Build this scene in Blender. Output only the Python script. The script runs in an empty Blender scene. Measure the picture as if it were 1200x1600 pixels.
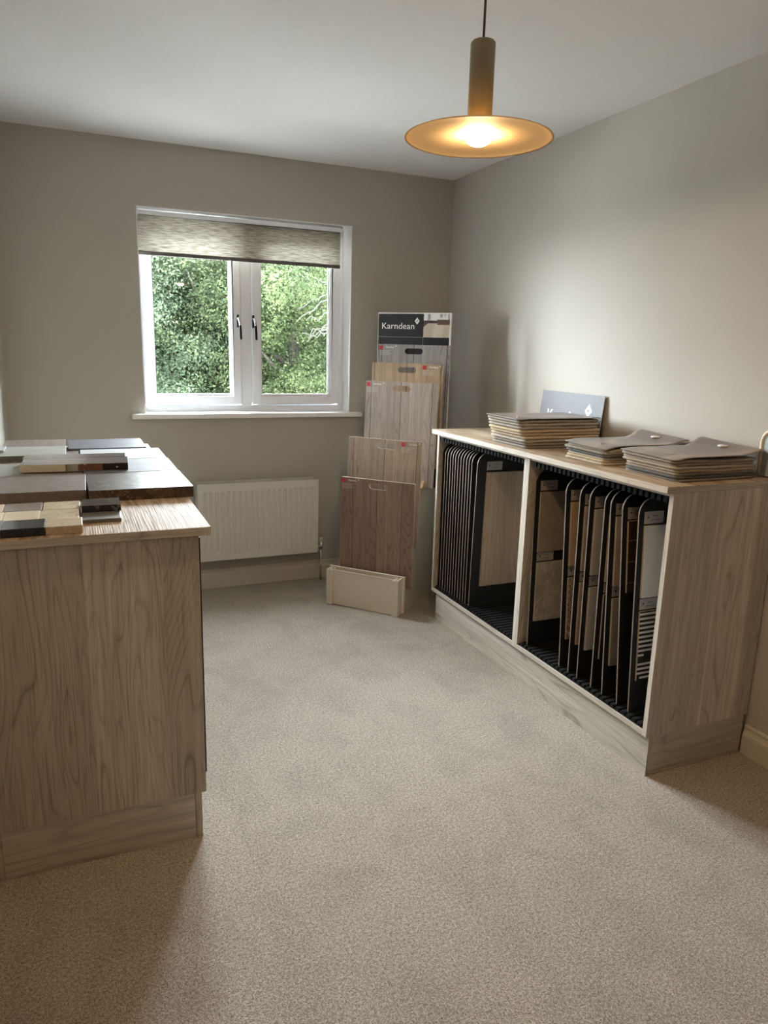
import bpy, bmesh, math, random
import numpy as np
from mathutils import Vector, Matrix

R = math.radians
sc = bpy.context.scene
COL = sc.collection

# ------------------------------------------------------------------ camera
FPX, CAM_H = 1130.78, 1.3807
b_right = Vector((0.91983919, -0.39137725, 0.02682731))
b_up = Vector((0.06248493, 0.21368158, 0.97490298))
b_fwd = Vector((0.38728735, 0.89507767, -0.22100787))
cam_d = bpy.data.cameras.new('camera')
cam = bpy.data.objects.new('camera', cam_d)
COL.objects.link(cam)
cam.matrix_world = Matrix(((b_right.x, b_up.x, -b_fwd.x, 0), (b_right.y, b_up.y, -b_fwd.y, 0),
                           (b_right.z, b_up.z, -b_fwd.z, CAM_H), (0, 0, 0, 1)))
cam_d.sensor_fit = 'VERTICAL'
cam_d.sensor_height = 24.0
cam_d.lens = FPX / 1600 * 24.0
cam_d.clip_start = 0.02
cam_d.clip_end = 200
sc.camera = cam

# ------------------------------------------------------------------ light and exposure
SKY = 52.0          # overcast glare beyond the garden, seen through the window
SKY_BACK = .20      # dimmer sky on the house side
BULB = 380.0
DISH = 12.0
world = bpy.data.worlds.new('overcast_sky')
sc.world = world
world.use_nodes = True
bg = world.node_tree.nodes['Background']
bg.inputs[0].default_value = (0.86, 0.94, 1.0, 1)
_nt = world.node_tree
_tc = _nt.nodes.new('ShaderNodeTexCoord')
_sp = _nt.nodes.new('ShaderNodeSeparateXYZ')
_mr = _nt.nodes.new('ShaderNodeMapRange')
_mr.interpolation_type = 'SMOOTHSTEP'
_mr.inputs['From Min'].default_value = -.6
_mr.inputs['From Max'].default_value = .75
_mr.inputs['To Min'].default_value = SKY * SKY_BACK
_mr.inputs['To Max'].default_value = SKY
_nt.links.new(_tc.outputs['Generated'], _sp.inputs[0])
_nt.links.new(_sp.outputs[1], _mr.inputs['Value'])
_nt.links.new(_mr.outputs[0], bg.inputs[1])
portal_d = bpy.data.lights.new('window_portal', 'AREA')
portal_d.shape = 'RECTANGLE'
portal_d.size, portal_d.size_y = 1.16, 1.04
portal_d.cycles.is_portal = True
portal = bpy.data.objects.new('window_portal', portal_d)
portal.location = (0.934, 4.32, 1.526)
portal.rotation_euler = (R(-90), 0, 0)        # faces into the room (-Y)
COL.objects.link(portal)
sc.view_settings.view_transform = 'Standard'
sc.view_settings.look = 'None'
sc.view_settings.gamma = 1.0
sc.view_settings.use_curve_mapping = False
sc.view_settings.exposure = 0.90
try:
    sc.cycles.use_denoising = True
    sc.cycles.max_bounces = 12
    sc.cycles.diffuse_bounces = 7
    sc.cycles.glossy_bounces = 4
    sc.cycles.transparent_max_bounces = 16
    sc.cycles.sample_clamp_indirect = 6.0
except Exception:
    pass

# ------------------------------------------------------------------ materials
def new_mat(name):
    m = bpy.data.materials.new(name)
    m.use_nodes = True
    nt = m.node_tree
    return m, nt, nt.nodes['Principled BSDF']

def N(nt, kind, **kw):
    n = nt.nodes.new(kind)
    for k, v in kw.items():
        setattr(n, k, v)
    return n

def lk(nt, a, b):
    nt.links.new(a, b)

def noise(nt, vec, scale, detail=2, rough=.5, dist=0):
    n = N(nt, 'ShaderNodeTexNoise')
    n.inputs['Scale'].default_value = scale
    n.inputs['Detail'].default_value = detail
    n.inputs['Roughness'].default_value = rough
    n.inputs['Distortion'].default_value = dist
    lk(nt, vec, n.inputs['Vector'])
    return n.outputs['Fac']

def mapped(nt, scale, rot=(0, 0, 0), loc=(0, 0, 0)):
    tc = N(nt, 'ShaderNodeTexCoord')
    mp = N(nt, 'ShaderNodeMapping')
    mp.inputs['Scale'].default_value = scale
    mp.inputs['Rotation'].default_value = rot
    mp.inputs['Location'].default_value = loc
    lk(nt, tc.outputs['Object'], mp.inputs['Vector'])
    return mp.outputs['Vector']

def math_(nt, op, a, b=0.0, c=None):
    n = N(nt, 'ShaderNodeMath', operation=op)
    for i, v in enumerate((a, b) if c is None else (a, b, c)):
        if isinstance(v, (int, float)):
            n.inputs[i].default_value = v
        else:
            lk(nt, v, n.inputs[i])
    return n.outputs[0]

def ramp(nt, fac, stops):
    n = N(nt, 'ShaderNodeValToRGB')
    e = n.color_ramp.elements
    while len(e) < len(stops):
        e.new(0.5)
    for i, (p, c) in enumerate(stops):
        e[i].position = p
        e[i].color = (*c, 1) if len(c) == 3 else c
    lk(nt, fac, n.inputs['Fac'])
    return n.outputs['Color']

def mix(nt, fac, a, b, mode='MIX'):
    n = N(nt, 'ShaderNodeMix', data_type='RGBA', blend_type=mode)
    for sock, v in ((n.inputs[0], fac), (n.inputs[6], a), (n.inputs[7], b)):
        if isinstance(v, (int, float)):
            sock.default_value = v
        elif isinstance(v, tuple):
            sock.default_value = (*v, 1)
        else:
            lk(nt, v, sock)
    return n.outputs[2]

def bump(nt, bs, h, strength=.3, dist=.002):
    b = N(nt, 'ShaderNodeBump')
    b.inputs['Strength'].default_value = strength
    b.inputs['Distance'].default_value = dist
    lk(nt, h, b.inputs['Height'])
    lk(nt, b.outputs['Normal'], bs.inputs['Normal'])

def plain(name, c, rough=.5, metal=0.0, spec=.5, nz=0.0, nscale=30, bmp=0.0):
    m, nt, bs = new_mat(name)
    bs.inputs['Roughness'].default_value = rough
    bs.inputs['Metallic'].default_value = metal
    bs.inputs['Specular IOR Level'].default_value = spec
    v = mapped(nt, (1, 1, 1))
    f = noise(nt, v, nscale, 3)
    lo = tuple(x * (1 - nz) for x in c)
    hi = tuple(min(1, x * (1 + nz)) for x in c)
    lk(nt, ramp(nt, f, [(.3, lo), (.7, hi)]), bs.inputs['Base Color'])
    if bmp:
        bump(nt, bs, f, bmp, .001)
    return m

def wood(name, light, dark, axis='z', rings=11, across=5.0, fine=.5, rough=.5, spec=.4, seams=0, bmp=.25, seam_w=.1, off=(0, 0, 0)):
    """wood laminate, grain along axis; seams = planks per metre across"""
    m, nt, bs = new_mat(name)
    ai = 'xyz'.index(axis)
    s = [across] * 3
    s[ai] = across * .13
    v = mapped(nt, tuple(s), loc=off)
    if seams:
        tc = N(nt, 'ShaderNodeTexCoord')
        sp = N(nt, 'ShaderNodeSeparateXYZ')
        lk(nt, tc.outputs['Object'], sp.inputs[0])
        u = math_(nt, 'MULTIPLY', sp.outputs[0], seams)
        cell = math_(nt, 'FLOOR', u)
        cb = N(nt, 'ShaderNodeCombineXYZ')
        lk(nt, math_(nt, 'MULTIPLY', cell, 7.31), cb.inputs[0])
        lk(nt, math_(nt, 'MULTIPLY', cell, 3.77), cb.inputs[2])
        va = N(nt, 'ShaderNodeVectorMath', operation='ADD')
        lk(nt, v, va.inputs[0])
        lk(nt, cb.outputs[0], va.inputs[1])
        v = va.outputs[0]
    f = noise(nt, v, 1.0, 2.2, .45, .3)
    vor = N(nt, 'ShaderNodeTexVoronoi')
    vor.inputs['Scale'].default_value = .62
    lk(nt, v, vor.inputs['Vector'])
    kd = vor.outputs['Distance']
    f = math_(nt, 'ADD', f, math_(nt, 'MULTIPLY', math_(nt, 'MAXIMUM', math_(nt, 'SUBTRACT', .26, kd), 0.0), 1.1))
    rg = math_(nt, 'PINGPONG', math_(nt, 'MULTIPLY', f, rings * 2.1), .5)
    rg = math_(nt, 'MULTIPLY', rg, 2.0)
    s2 = [230.0] * 3
    s2[ai] = 7.0
    fib = noise(nt, mapped(nt, tuple(s2)), 1.0, 2, .65)
    s4 = [55.0] * 3
    s4[ai] = 1.6
    streak = noise(nt, mapped(nt, tuple(s4), loc=(1, 8, 2)), 1.0, 3, .6, .2)
    s3 = [8.0] * 3
    s3[ai] = 1.5
    patch = noise(nt, mapped(nt, tuple(s3), loc=(3, 5, 1)), 1.0, 3, .6, .4)
    mid = tuple((a * .6 + b * .4) for a, b in zip(light, dark))
    c1 = ramp(nt, rg, [(0.0, dark), (.14, mid), (.38, light)])
    c2 = ramp(nt, streak, [(.34, tuple(x * .82 for x in mid)), (.66, light)])
    mask = ramp(nt, patch, [(.40, (.12, .12, .12)), (.62, (.8, .8, .8))])
    c = mix(nt, mask, c2, c1)
    c = mix(nt, ramp(nt, kd, [(.02, (.85, .85, .85)), (.07, (0, 0, 0))]), c, tuple(x * .45 for x in dark))
    c = mix(nt, 1.0, c, ramp(nt, patch, [(.3, (1.12, 1.12, 1.13)), (.7, (.84, .82, .80))]), 'MULTIPLY')
    c = mix(nt, fine, c, ramp(nt, fib, [(.34, (.52, .50, .48)), (.48, (1, 1, 1))]), 'MULTIPLY')
    if seams:
        wn = N(nt, 'ShaderNodeTexWhiteNoise', noise_dimensions='1D')
        lk(nt, cell, wn.inputs['W'])
        c = mix(nt, 1.0, c, ramp(nt, wn.outputs['Value'], [(0, (.78, .76, .74)), (1, (1.15, 1.13, 1.12))]), 'MULTIPLY')
        if seam_w:
            fr = math_(nt, 'FRACT', u)
            line = math_(nt, 'LESS_THAN', fr, .02 * seam_w * 10)
            c = mix(nt, line, c, tuple(x * .45 for x in dark))
    lk(nt, c, bs.inputs['Base Color'])
    bs.inputs['Roughness'].default_value = rough
    bs.inputs['Specular IOR Level'].default_value = spec
    if bmp:
        bump(nt, bs, math_(nt, 'ADD', rg, fib), bmp, .0012)
    return m

def stone(name, c, c2, scale=20, rough=.25, veins=None, vscale=4, spec=.5, contrast=(.35, .65)):
    m, nt, bs = new_mat(name)
    v = mapped(nt, (1, 1, 1))
    f = noise(nt, v, scale, 5, .65)
    col = ramp(nt, f, [(contrast[0], c), (contrast[1], c2)])
    if veins:
        vf = noise(nt, mapped(nt, (1, 1, 1), loc=(4, 2, 9)), vscale, 4, .6, 1.4)
        vm = ramp(nt, math_(nt, 'ABSOLUTE', math_(nt, 'SUBTRACT', vf, .5)), [(0, (1, 1, 1)), (.018, (0, 0, 0))])
        col = mix(nt, vm, col, veins)
    lk(nt, col, bs.inputs['Base Color'])
    bs.inputs['Roughness'].default_value = rough
    bs.inputs['Specular IOR Level'].default_value = spec
    return m

M = {}
M['wall'] = plain('wall_paint_greige', (.47, .44, .392), .75, spec=.25, nz=.012, nscale=5)
M['ceiling'] = plain('ceiling_paint', (.87, .865, .855), .8, spec=.2, nz=.01)
M['upvc'] = plain('white_upvc', (.90, .91, .94), .28, nz=.01)
M['reveal'] = plain('white_reveal_paint', (.92, .92, .92), .5, nz=.01)
M['skirt'] = plain('skirting_gloss_paint', (.60, .565, .50), .35, nz=.01)
M['radiator'] = plain('radiator_enamel', (.70, .68, .63), .35, nz=.01)
M['chrome'] = plain('chrome', (.75, .75, .76), .12, 1.0)
M['lever'] = plain('matt_black_lever', (.008, .008, .009), .85, spec=.08)
M['black_plastic'] = plain('black_plastic', (.012, .012, .013), .6, spec=.3, nz=.1)
M['grey_slat'] = plain('charcoal_plastic', (.012, .012, .0125), .8, spec=.1, nz=.15)
M['board_black'] = plain('black_board_paint', (.010, .0105, .011), .6, spec=.3, nz=.1)
M['board_edge'] = plain('mdf_edge', (.185, .135, .105), .7, nz=.12, nscale=90)
M['label_grey'] = plain('label_grey', (.34, .32, .30), .5, nz=.03)
M['print_dark'] = plain('print_dark', (.03, .03, .03), .6)
M['white_print'] = plain('white_print', (.85, .85, .84), .5)
M['grey_print'] = plain('grey_print', (.55, .53, .50), .5)
M['red_print'] = plain('red_print', (.42, .02, .04), .45, nz=.03)
M['header_black'] = plain('header_black', (.012, .011, .014), .35)
M['card_grey'] = plain('card_grey', (.125, .125, .14), .6, nz=.03)
M['stand_white'] = plain('stand_white', (.66, .65, .59), .45, nz=.015)
M['cream_plastic'] = plain('cream_laminate', (.74, .69, .58), .4, nz=.02)
M['edge_white'] = plain('board_white_edge', (.66, .60, .52), .5)
M['peg_wood'] = plain('raw_wood_edge', (.55, .33, .19), .6, nz=.12, nscale=60)
M['shade'] = None

def carpet():
    m, nt, bs = new_mat('loop_carpet')
    v = mapped(nt, (1, 1, 1))
    f = noise(nt, v, 270, 2, .75)
    f2 = noise(nt, v, 120, 2, .6)
    c = ramp(nt, math_(nt, 'ADD', math_(nt, 'MULTIPLY', f, .7), math_(nt, 'MULTIPLY', f2, .3)),
             [(.38, (.175, .147, .12)), (.50, (.365, .32, .272)), (.62, (.60, .545, .475))])
    big = noise(nt, mapped(nt, (1, .8, 1), rot=(0, 0, .6)), 5.5, 4, .65, .6)
    c = mix(nt, 1.0, c, ramp(nt, big, [(.34, (.86, .86, .87)), (.56, (1, 1, 1))]), 'MULTIPLY')
    lk(nt, c, bs.inputs['Base Color'])
    bs.inputs['Roughness'].default_value = .95
    bs.inputs['Specular IOR Level'].default_value = .1
    bs.inputs['Sheen Weight'].default_value = .15
    bump(nt, bs, f, .7, .004)
    return m
M['carpet'] = carpet()

GL, GD = (.60, .56, .485), (.31, .275, .225)
M['lam_z'] = wood('greywashed_laminate_upright', (.68, .64, .56), (.33, .295, .235), 'z', rings=15, across=5.4, fine=.55, seams=5.3, seam_w=0)  # same laminate, colour brightened to offset dim light on camera-facing panels
M['lam_y'] = wood('greywashed_laminate_along_depth', GL, GD, 'y', rings=9, across=4.5, fine=.4)
M['lam_x'] = wood('greywashed_laminate_across', GL, GD, 'x', rings=8, across=4.5, fine=.4)
M['lam_edge'] = wood('laminate_edge_band', (.64, .58, .50), (.45, .40, .335), 'z', rings=5, across=16, fine=.3)
M['lam_edge_y'] = wood('laminate_edge_band_long', (.64, .58, .50), (.45, .40, .335), 'y', rings=5, across=16, fine=.3)
M['lam_side'] = wood('greywashed_laminate_brightened', (.75, .715, .64), (.40, .36, .30), 'z', rings=14, across=5.2, fine=.5, off=(2.3, .7, 1.1), seams=6.1, seam_w=0)  # laminate copy lifted further in colour for the near panel away from window light

def oak_top():
    m, nt, bs = new_mat('ribbed_oak_worktop')
    f = noise(nt, mapped(nt, (9, .9, 9)), 1.0, 3, .5, .5)
    fib = noise(nt, mapped(nt, (210, 5, 210)), 1.0, 2, .6)
    rg = math_(nt, 'MULTIPLY', math_(nt, 'PINGPONG', math_(nt, 'MULTIPLY', f, 12), .5), 2)
    c = ramp(nt, rg, [(0, (.30, .215, .14)), (.4, (.44, .335, .235)), (1, (.52, .42, .315))])
    c = mix(nt, .55, c, ramp(nt, fib, [(.35, (.55, .5, .45)), (.6, (1, 1, 1))]), 'MULTIPLY')
    lk(nt, c, bs.inputs['Base Color'])
    bs.inputs['Roughness'].default_value = .6
    bs.inputs['Specular IOR Level'].default_value = .18
    bump(nt, bs, fib, .8, .0022)
    return m
M['oak'] = oak_top()

def fabric_blind():
    m, nt, bs = new_mat('slub_blind_fabric')
    f = noise(nt, mapped(nt, (16, 16, 250)), 1.0, 3, .6)
    c = ramp(nt, f, [(.38, (.17, .15, .12)), (.60, (.42, .38, .315))])
    lk(nt, c, bs.inputs['Base Color'])
    bs.inputs['Roughness'].default_value = .9
    tr = N(nt, 'ShaderNodeBsdfTranslucent')
    lk(nt, c, tr.inputs['Color'])
    mx = N(nt, 'ShaderNodeMixShader')
    mx.inputs[0].default_value = .105
    out = nt.nodes['Material Output']
    lk(nt, bs.outputs[0], mx.inputs[1])
    lk(nt, tr.outputs[0], mx.inputs[2])
    lk(nt, mx.outputs[0], out.inputs['Surface'])
    return m
M['blind'] = fabric_blind()
M['blind_dark'] = plain('blind_hem_fabric', (.13, .12, .11), .9, nz=.15, nscale=60)

def glass():
    m, nt, bs = new_mat('window_glass')
    out = nt.nodes['Material Output']
    t = N(nt, 'ShaderNodeBsdfTransparent')
    t.inputs[0].default_value = (.95, .97, .96, 1)
    g = N(nt, 'ShaderNodeBsdfGlossy')
    g.inputs['Roughness'].default_value = 0.0
    fr = N(nt, 'ShaderNodeFresnel')
    fr.inputs['IOR'].default_value = 1.5
    mx = N(nt, 'ShaderNodeMixShader')
    lk(nt, fr.outputs[0], mx.inputs[0])
    lk(nt, t.outputs[0], mx.inputs[1])
    lk(nt, g.outputs[0], mx.inputs[2])
    lk(nt, mx.outputs[0], out.inputs['Surface'])
    return m
M['glass'] = glass()

def translucent(name, c, tcol, fac, rough=.4):
    m, nt, bs = new_mat(name)
    bs.inputs['Base Color'].default_value = (*c, 1)
    bs.inputs['Roughness'].default_value = rough
    tr = N(nt, 'ShaderNodeBsdfTranslucent')
    tr.inputs[0].default_value = (*tcol, 1)
    mx = N(nt, 'ShaderNodeMixShader')
    mx.inputs[0].default_value = fac
    lk(nt, bs.outputs[0], mx.inputs[1])
    lk(nt, tr.outputs[0], mx.inputs[2])
    lk(nt, mx.outputs[0], nt.nodes['Material Output'].inputs['Surface'])
    return m
M['shade'] = translucent('amber_acrylic', (.30, .235, .15), (.80, .62, .42), .36, .75)
M['shade'].node_tree.nodes['Principled BSDF'].inputs['Specular IOR Level'].default_value = .12
_n = M['shade'].node_tree
_m2 = _n.nodes.new('ShaderNodeMixShader')
_m2.inputs[0].default_value = .10
_t2 = _n.nodes.new('ShaderNodeBsdfTransparent')
_o = _n.nodes['Material Output']
_src = _o.inputs['Surface'].links[0].from_socket
_n.links.new(_src, _m2.inputs[1])
_n.links.new(_t2.outputs[0], _m2.inputs[2])
_n.links.new(_m2.outputs[0], _o.inputs['Surface'])
M['tube'] = plain('olive_beige_metal', (.30, .26, .16), .45, nz=.02)
M['cord'] = plain('brown_cord', (.12, .075, .055), .7)

def emit(name, c, s):
    m, nt, bs = new_mat(name)
    bs.inputs['Base Color'].default_value = (.8, .8, .8, 1)
    bs.inputs['Emission Color'].default_value = (*c, 1)
    bs.inputs['Emission Strength'].default_value = s
    return m
M['bulb'] = emit('warm_bulb_glow', (1.0, .66, .32), BULB)
M['dish'] = emit('warm_dish_glow', (1.0, .55, .26), DISH)

def leaf(name, c1, c2, c3, seed):
    m, nt, bs = new_mat(name)
    v = mapped(nt, (1, 1, 1), loc=(seed, seed * .7, 0))
    f = noise(nt, v, 1.7, 4, .65)
    f2 = noise(nt, v, 14, 2, .7)
    c = ramp(nt, math_(nt, 'ADD', math_(nt, 'MULTIPLY', f, .68), math_(nt, 'MULTIPLY', f2, .32)), [(.36, c1), (.49, c2), (.64, c3)])
    lk(nt, c, bs.inputs['Base Color'])
    bs.inputs['Roughness'].default_value = .9
    bs.inputs['Specular IOR Level'].default_value = .08
    tr = N(nt, 'ShaderNodeBsdfTranslucent')
    lk(nt, c, tr.inputs['Color'])
    mx = N(nt, 'ShaderNodeMixShader')
    mx.inputs[0].default_value = .35
    lk(nt, bs.outputs[0], mx.inputs[1])
    lk(nt, tr.outputs[0], mx.inputs[2])
    lk(nt, mx.outputs[0], nt.nodes['Material Output'].inputs['Surface'])
    return m
M['bark'] = plain('bark', (.045, .038, .030), .9, nz=.3, nscale=12, bmp=.5)

# ------------------------------------------------------------------ mesh helpers
class MB:
    def __init__(s):
        s.v, s.f, s.mi, s.sm = [], [], [], []

    def add(s, vs, fs, mi=0, smooth=False):
        o = len(s.v)
        s.v += [tuple(v) for v in vs]
        for f in fs:
            s.f.append(tuple(i + o for i in f))
            s.mi.append(mi)
            s.sm.append(smooth)

    def box(s, x0, x1, y0, y1, z0, z1, mi=0, faces=None):
        vs = [(x, y, z) for z in (z0, z1) for y in (y0, y1) for x in (x0, x1)]
        fs = [(0, 2, 3, 1), (4, 5, 7, 6), (0, 1, 5, 4), (2, 6, 7, 3), (0, 4, 6, 2), (1, 3, 7, 5)]
        # order: bottom top front(-y) back(+y) left(-x) right(+x)
        for k, f in enumerate(fs):
            s.add([vs[i] for i in f], [(0, 1, 2, 3)], faces[k] if faces else mi)
        return s

    def prism(s, poly, axis, a, b, mi=0, capmi=None, smooth=False):
        """poly: 2D points; axis 'x': poly=(y,z); 'y': (x,z); 'z': (x,y)"""
        def P(p, t):
            return {'x': (t, p[0], p[1]), 'y': (p[0], t, p[1]), 'z': (p[0], p[1], t)}[axis]
        n = len(poly)
        A = [P(p, a) for p in poly]
        B = [P(p, b) for p in poly]
        for i in range(n):
            j = (i + 1) % n
            s.add([A[i], A[j], B[j], B[i]], [(0, 1, 2, 3)], mi, smooth)
        cm = mi if capmi is None else capmi
        s.add(A, [tuple(range(n))[::-1]], cm)
        s.add(B, [tuple(range(n))], cm)
        return s

    def tube(s, pts, rad, n=12, mi=0, caps=True):
        pts = [Vector(p) for p in pts]
        rs = rad if isinstance(rad, (list, tuple)) else [rad] * len(pts)
        vs = []
        prev = None
        for i, p in enumerate(pts):
            t = (pts[min(i + 1, len(pts) - 1)] - pts[max(i - 1, 0)]).normalized()
            if prev is None:
                a = t.orthogonal().normalized()
            else:
                a = (prev - t * prev.dot(t)).normalized()
            prev = a
            b = t.cross(a)
            for k in range(n):
                w = 2 * math.pi * k / n
                vs.append(p + (a * math.cos(w) + b * math.sin(w)) * rs[i])
        fs = [(i * n + k, i * n + (k + 1) % n, (i + 1) * n + (k + 1) % n, (i + 1) * n + k) for i in range(len(pts) - 1) for k in range(n)]
        s.add(vs, fs, mi, True)
        if caps:
            s.add(vs[:n], [tuple(range(n))[::-1]], mi)
            s.add(vs[-n:], [tuple(range(n))], mi)
        return s

    def lathe(s, prof, n=48, mi=0, c=(0, 0)):
        vs = [(c[0] + r * math.cos(2 * math.pi * k / n), c[1] + r * math.sin(2 * math.pi * k / n), z) for r, z in prof for k in range(n)]
        fs = [(i * n + k, i * n + (k + 1) % n, (i + 1) * n + (k + 1) % n, (i + 1) * n + k) for i in range(len(prof) - 1) for k in range(n)]
        s.add(vs, fs, mi, True)
        return s

THM = {}

def thing(name, label, cat, loc=(0, 0, 0), rotz=0.0, group=None, rotx=0.0):
    o = bpy.data.objects.new(name, None)
    o.empty_display_size = .05
    COL.objects.link(o)
    o.location = loc
    o.rotation_euler = (rotx, 0, rotz)
    THM[o.name] = Matrix.Translation(Vector(loc)) @ Matrix.Rotation(rotz, 4, 'Z') @ Matrix.Rotation(rotx, 4, 'X')
    if label:
        o['label'] = label
    if cat:
        o['category'] = cat
    if group:
        o['group'] = group
    return o

def obj(name, mb, mats, parent=None, bevel=0.0, world=False, org=None, seg=2):
    """world=True: mb is in world coordinates; org = wanted origin (world)"""
    me = bpy.data.meshes.new(name)
    vs = mb.v
    o = bpy.data.objects.new(name, me)
    if parent is not None:
        root = parent
        pm = THM.get(parent.name, Matrix.Identity(4))
        if world:
            inv = pm.inverted()
            vs = [tuple(inv @ Vector(v)) for v in vs]
        o.parent = parent
        THM[o.name] = pm
    elif org is not None:
        vs = [(v[0] - org[0], v[1] - org[1], v[2] - org[2]) for v in vs]
        o.location = org
        THM[o.name] = Matrix.Translation(Vector(org))
    me.from_pydata(vs, [], mb.f)
    mats = mats if isinstance(mats, (list, tuple)) else [mats]
    for m in mats:
        me.materials.append(M[m] if isinstance(m, str) else m)
    me.polygons.foreach_set('material_index', mb.mi)
    me.polygons.foreach_set('use_smooth', mb.sm)
    bm = bmesh.new()
    bm.from_mesh(me)
    bmesh.ops.remove_doubles(bm, verts=bm.verts, dist=1e-5)
    bmesh.ops.recalc_face_normals(bm, faces=bm.faces)
    if bevel:
        es = [e for e in bm.edges if len(e.link_faces) == 2 and e.calc_face_angle(0) > .6]
        bmesh.ops.bevel(bm, geom=es, offset=bevel, segments=seg, affect='EDGES', profile=.5)
    bm.to_mesh(me)
    bm.free()
    COL.objects.link(o)
    if parent is not None and o.name != name:
        THM[o.name] = THM.get(parent.name, Matrix.Identity(4))
    return o

def struct(o):
    o['kind'] = 'structure'
    return o

def tag(o, label, cat, group=None):
    o['label'] = label
    o['category'] = cat
    if group:
        o['group'] = group
    return o

def text_mesh(name, body, size, mat, parent, mtx, bold=0.0, sx=1.0, align='LEFT'):
    """flat lettering converted to a mesh; mtx places it in the parent's local space"""
    cu = bpy.data.curves.new(name, 'FONT')
    cu.body = body
    cu.size = size
    cu.align_x = align
    cu.extrude = .0002
    cu.offset = bold
    cu.resolution_u = 3
    tmp = bpy.data.objects.new(name + '_t', cu)
    COL.objects.link(tmp)
    bpy.context.view_layer.update()
    me = bpy.data.meshes.new_from_object(tmp)
    bpy.data.objects.remove(tmp)
    me.transform(mtx @ Matrix.Diagonal((sx, 1, 1, 1)))
    me.materials.clear()
    me.materials.append(M[mat])
    me.name = name
    o = bpy.data.objects.new(name, me)
    o.parent = parent
    COL.objects.link(o)
    return o

def copy_tree(root, loc, label=None, name=None):
    def cp(o, par):
        c = o.copy()
        COL.objects.link(c)
        c.parent = par
        for k in [x for x in list(bpy.data.objects) if x.parent == o]:
            cp(k, c)
        return c
    r = cp(root, None)
    r.location = loc
    if label:
        r['label'] = label
    return r

# ------------------------------------------------------------------ room shell
XL, XR, YF, YB, ZC = -0.297, 2.1447, -2.3, 4.0561, 2.35
WX0, WX1, WZ0, WZ1 = 0.3549, 1.5127, 1.006, 2.044
T = .30
struct(obj('floor', MB().box(XL - .1, XR + .1, YF - .1, YB + .05, -.12, 0), 'carpet', org=(0.9, 1, 0)))
struct(obj('ceiling', MB().box(XL - .1, XR + .1, YF - .1, YB + .1, ZC, ZC + .12), 'ceiling', org=(.9, 1, ZC)))
w = MB()
w.box(XL - .1, WX0, YB, YB + T, -.12, ZC + .12)
w.box(WX1, XR + .1, YB, YB + T, -.12, ZC + .12)
w.box(WX0, WX1, YB, YB + T, -.12, WZ0 - .026)
w.box(WX0, WX1, YB, YB + T, WZ1, ZC + .12)
struct(obj('wall_back', w, 'wall', org=(.9, YB, 0)))
struct(obj('wall_left', MB().box(XL - .1, XL, YF, YB, 0, ZC), 'wall', org=(XL, 1, 0)))
struct(obj('wall_right', MB().box(XR, XR + .1, YF, YB, 0, ZC), 'wall', org=(XR, 1, 0)))
struct(obj('wall_front', MB().box(XL - .1, XR + .1, YF - .1, YF, 0, ZC), 'wall', org=(.9, YF, 0)))
rv = MB()
th = .004
rv.box(WX0, WX0 + th, YB, YB + .14, WZ0, WZ1)
rv.box(WX1 - th, WX1, YB, YB + .14, WZ0, WZ1)
rv.box(WX0, WX1, YB, YB + .14, WZ1 - th, WZ1)
struct(obj('trim_1', rv, 'reveal', org=(.93, YB, WZ0)))

SK = [(0, 0), (.018, 0), (.018, .068), (.0165, .072), (.0165, .075), (.013, .079), (.0095, .088), (.0085, .094), (.012, .099), (.0115, .104), (.008, .108), (0, .108)]
def skirting(name, kind, a, b, pos):
    m = MB()
    if kind == 'x+':      # along y, on right wall
        m.prism([(pos - d, z) for d, z in SK], 'y', a, b)
    elif kind == 'x-':
        m.prism([(pos + d, z) for d, z in SK], 'y', a, b)
    elif kind == 'y+':
        m.prism([(pos - d, z) for d, z in SK], 'x', a, b)
    else:
        m.prism([(pos + d, z) for d, z in SK], 'x', a, b)
    struct(obj(name, m, 'skirt', org=(a if kind[0] == 'y' else pos, pos if kind[0] == 'y' else a, 0)))
skirting('baseboard_back', 'y+', XL, XR - .02, YB)
skirting('baseboard_right', 'x+', YF, 1.643, XR)
skirting('baseboard_corner', 'x+', 3.24, YB, XR)
skirting('baseboard_left', 'x-', YF, YB - .02, XL)

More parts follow.
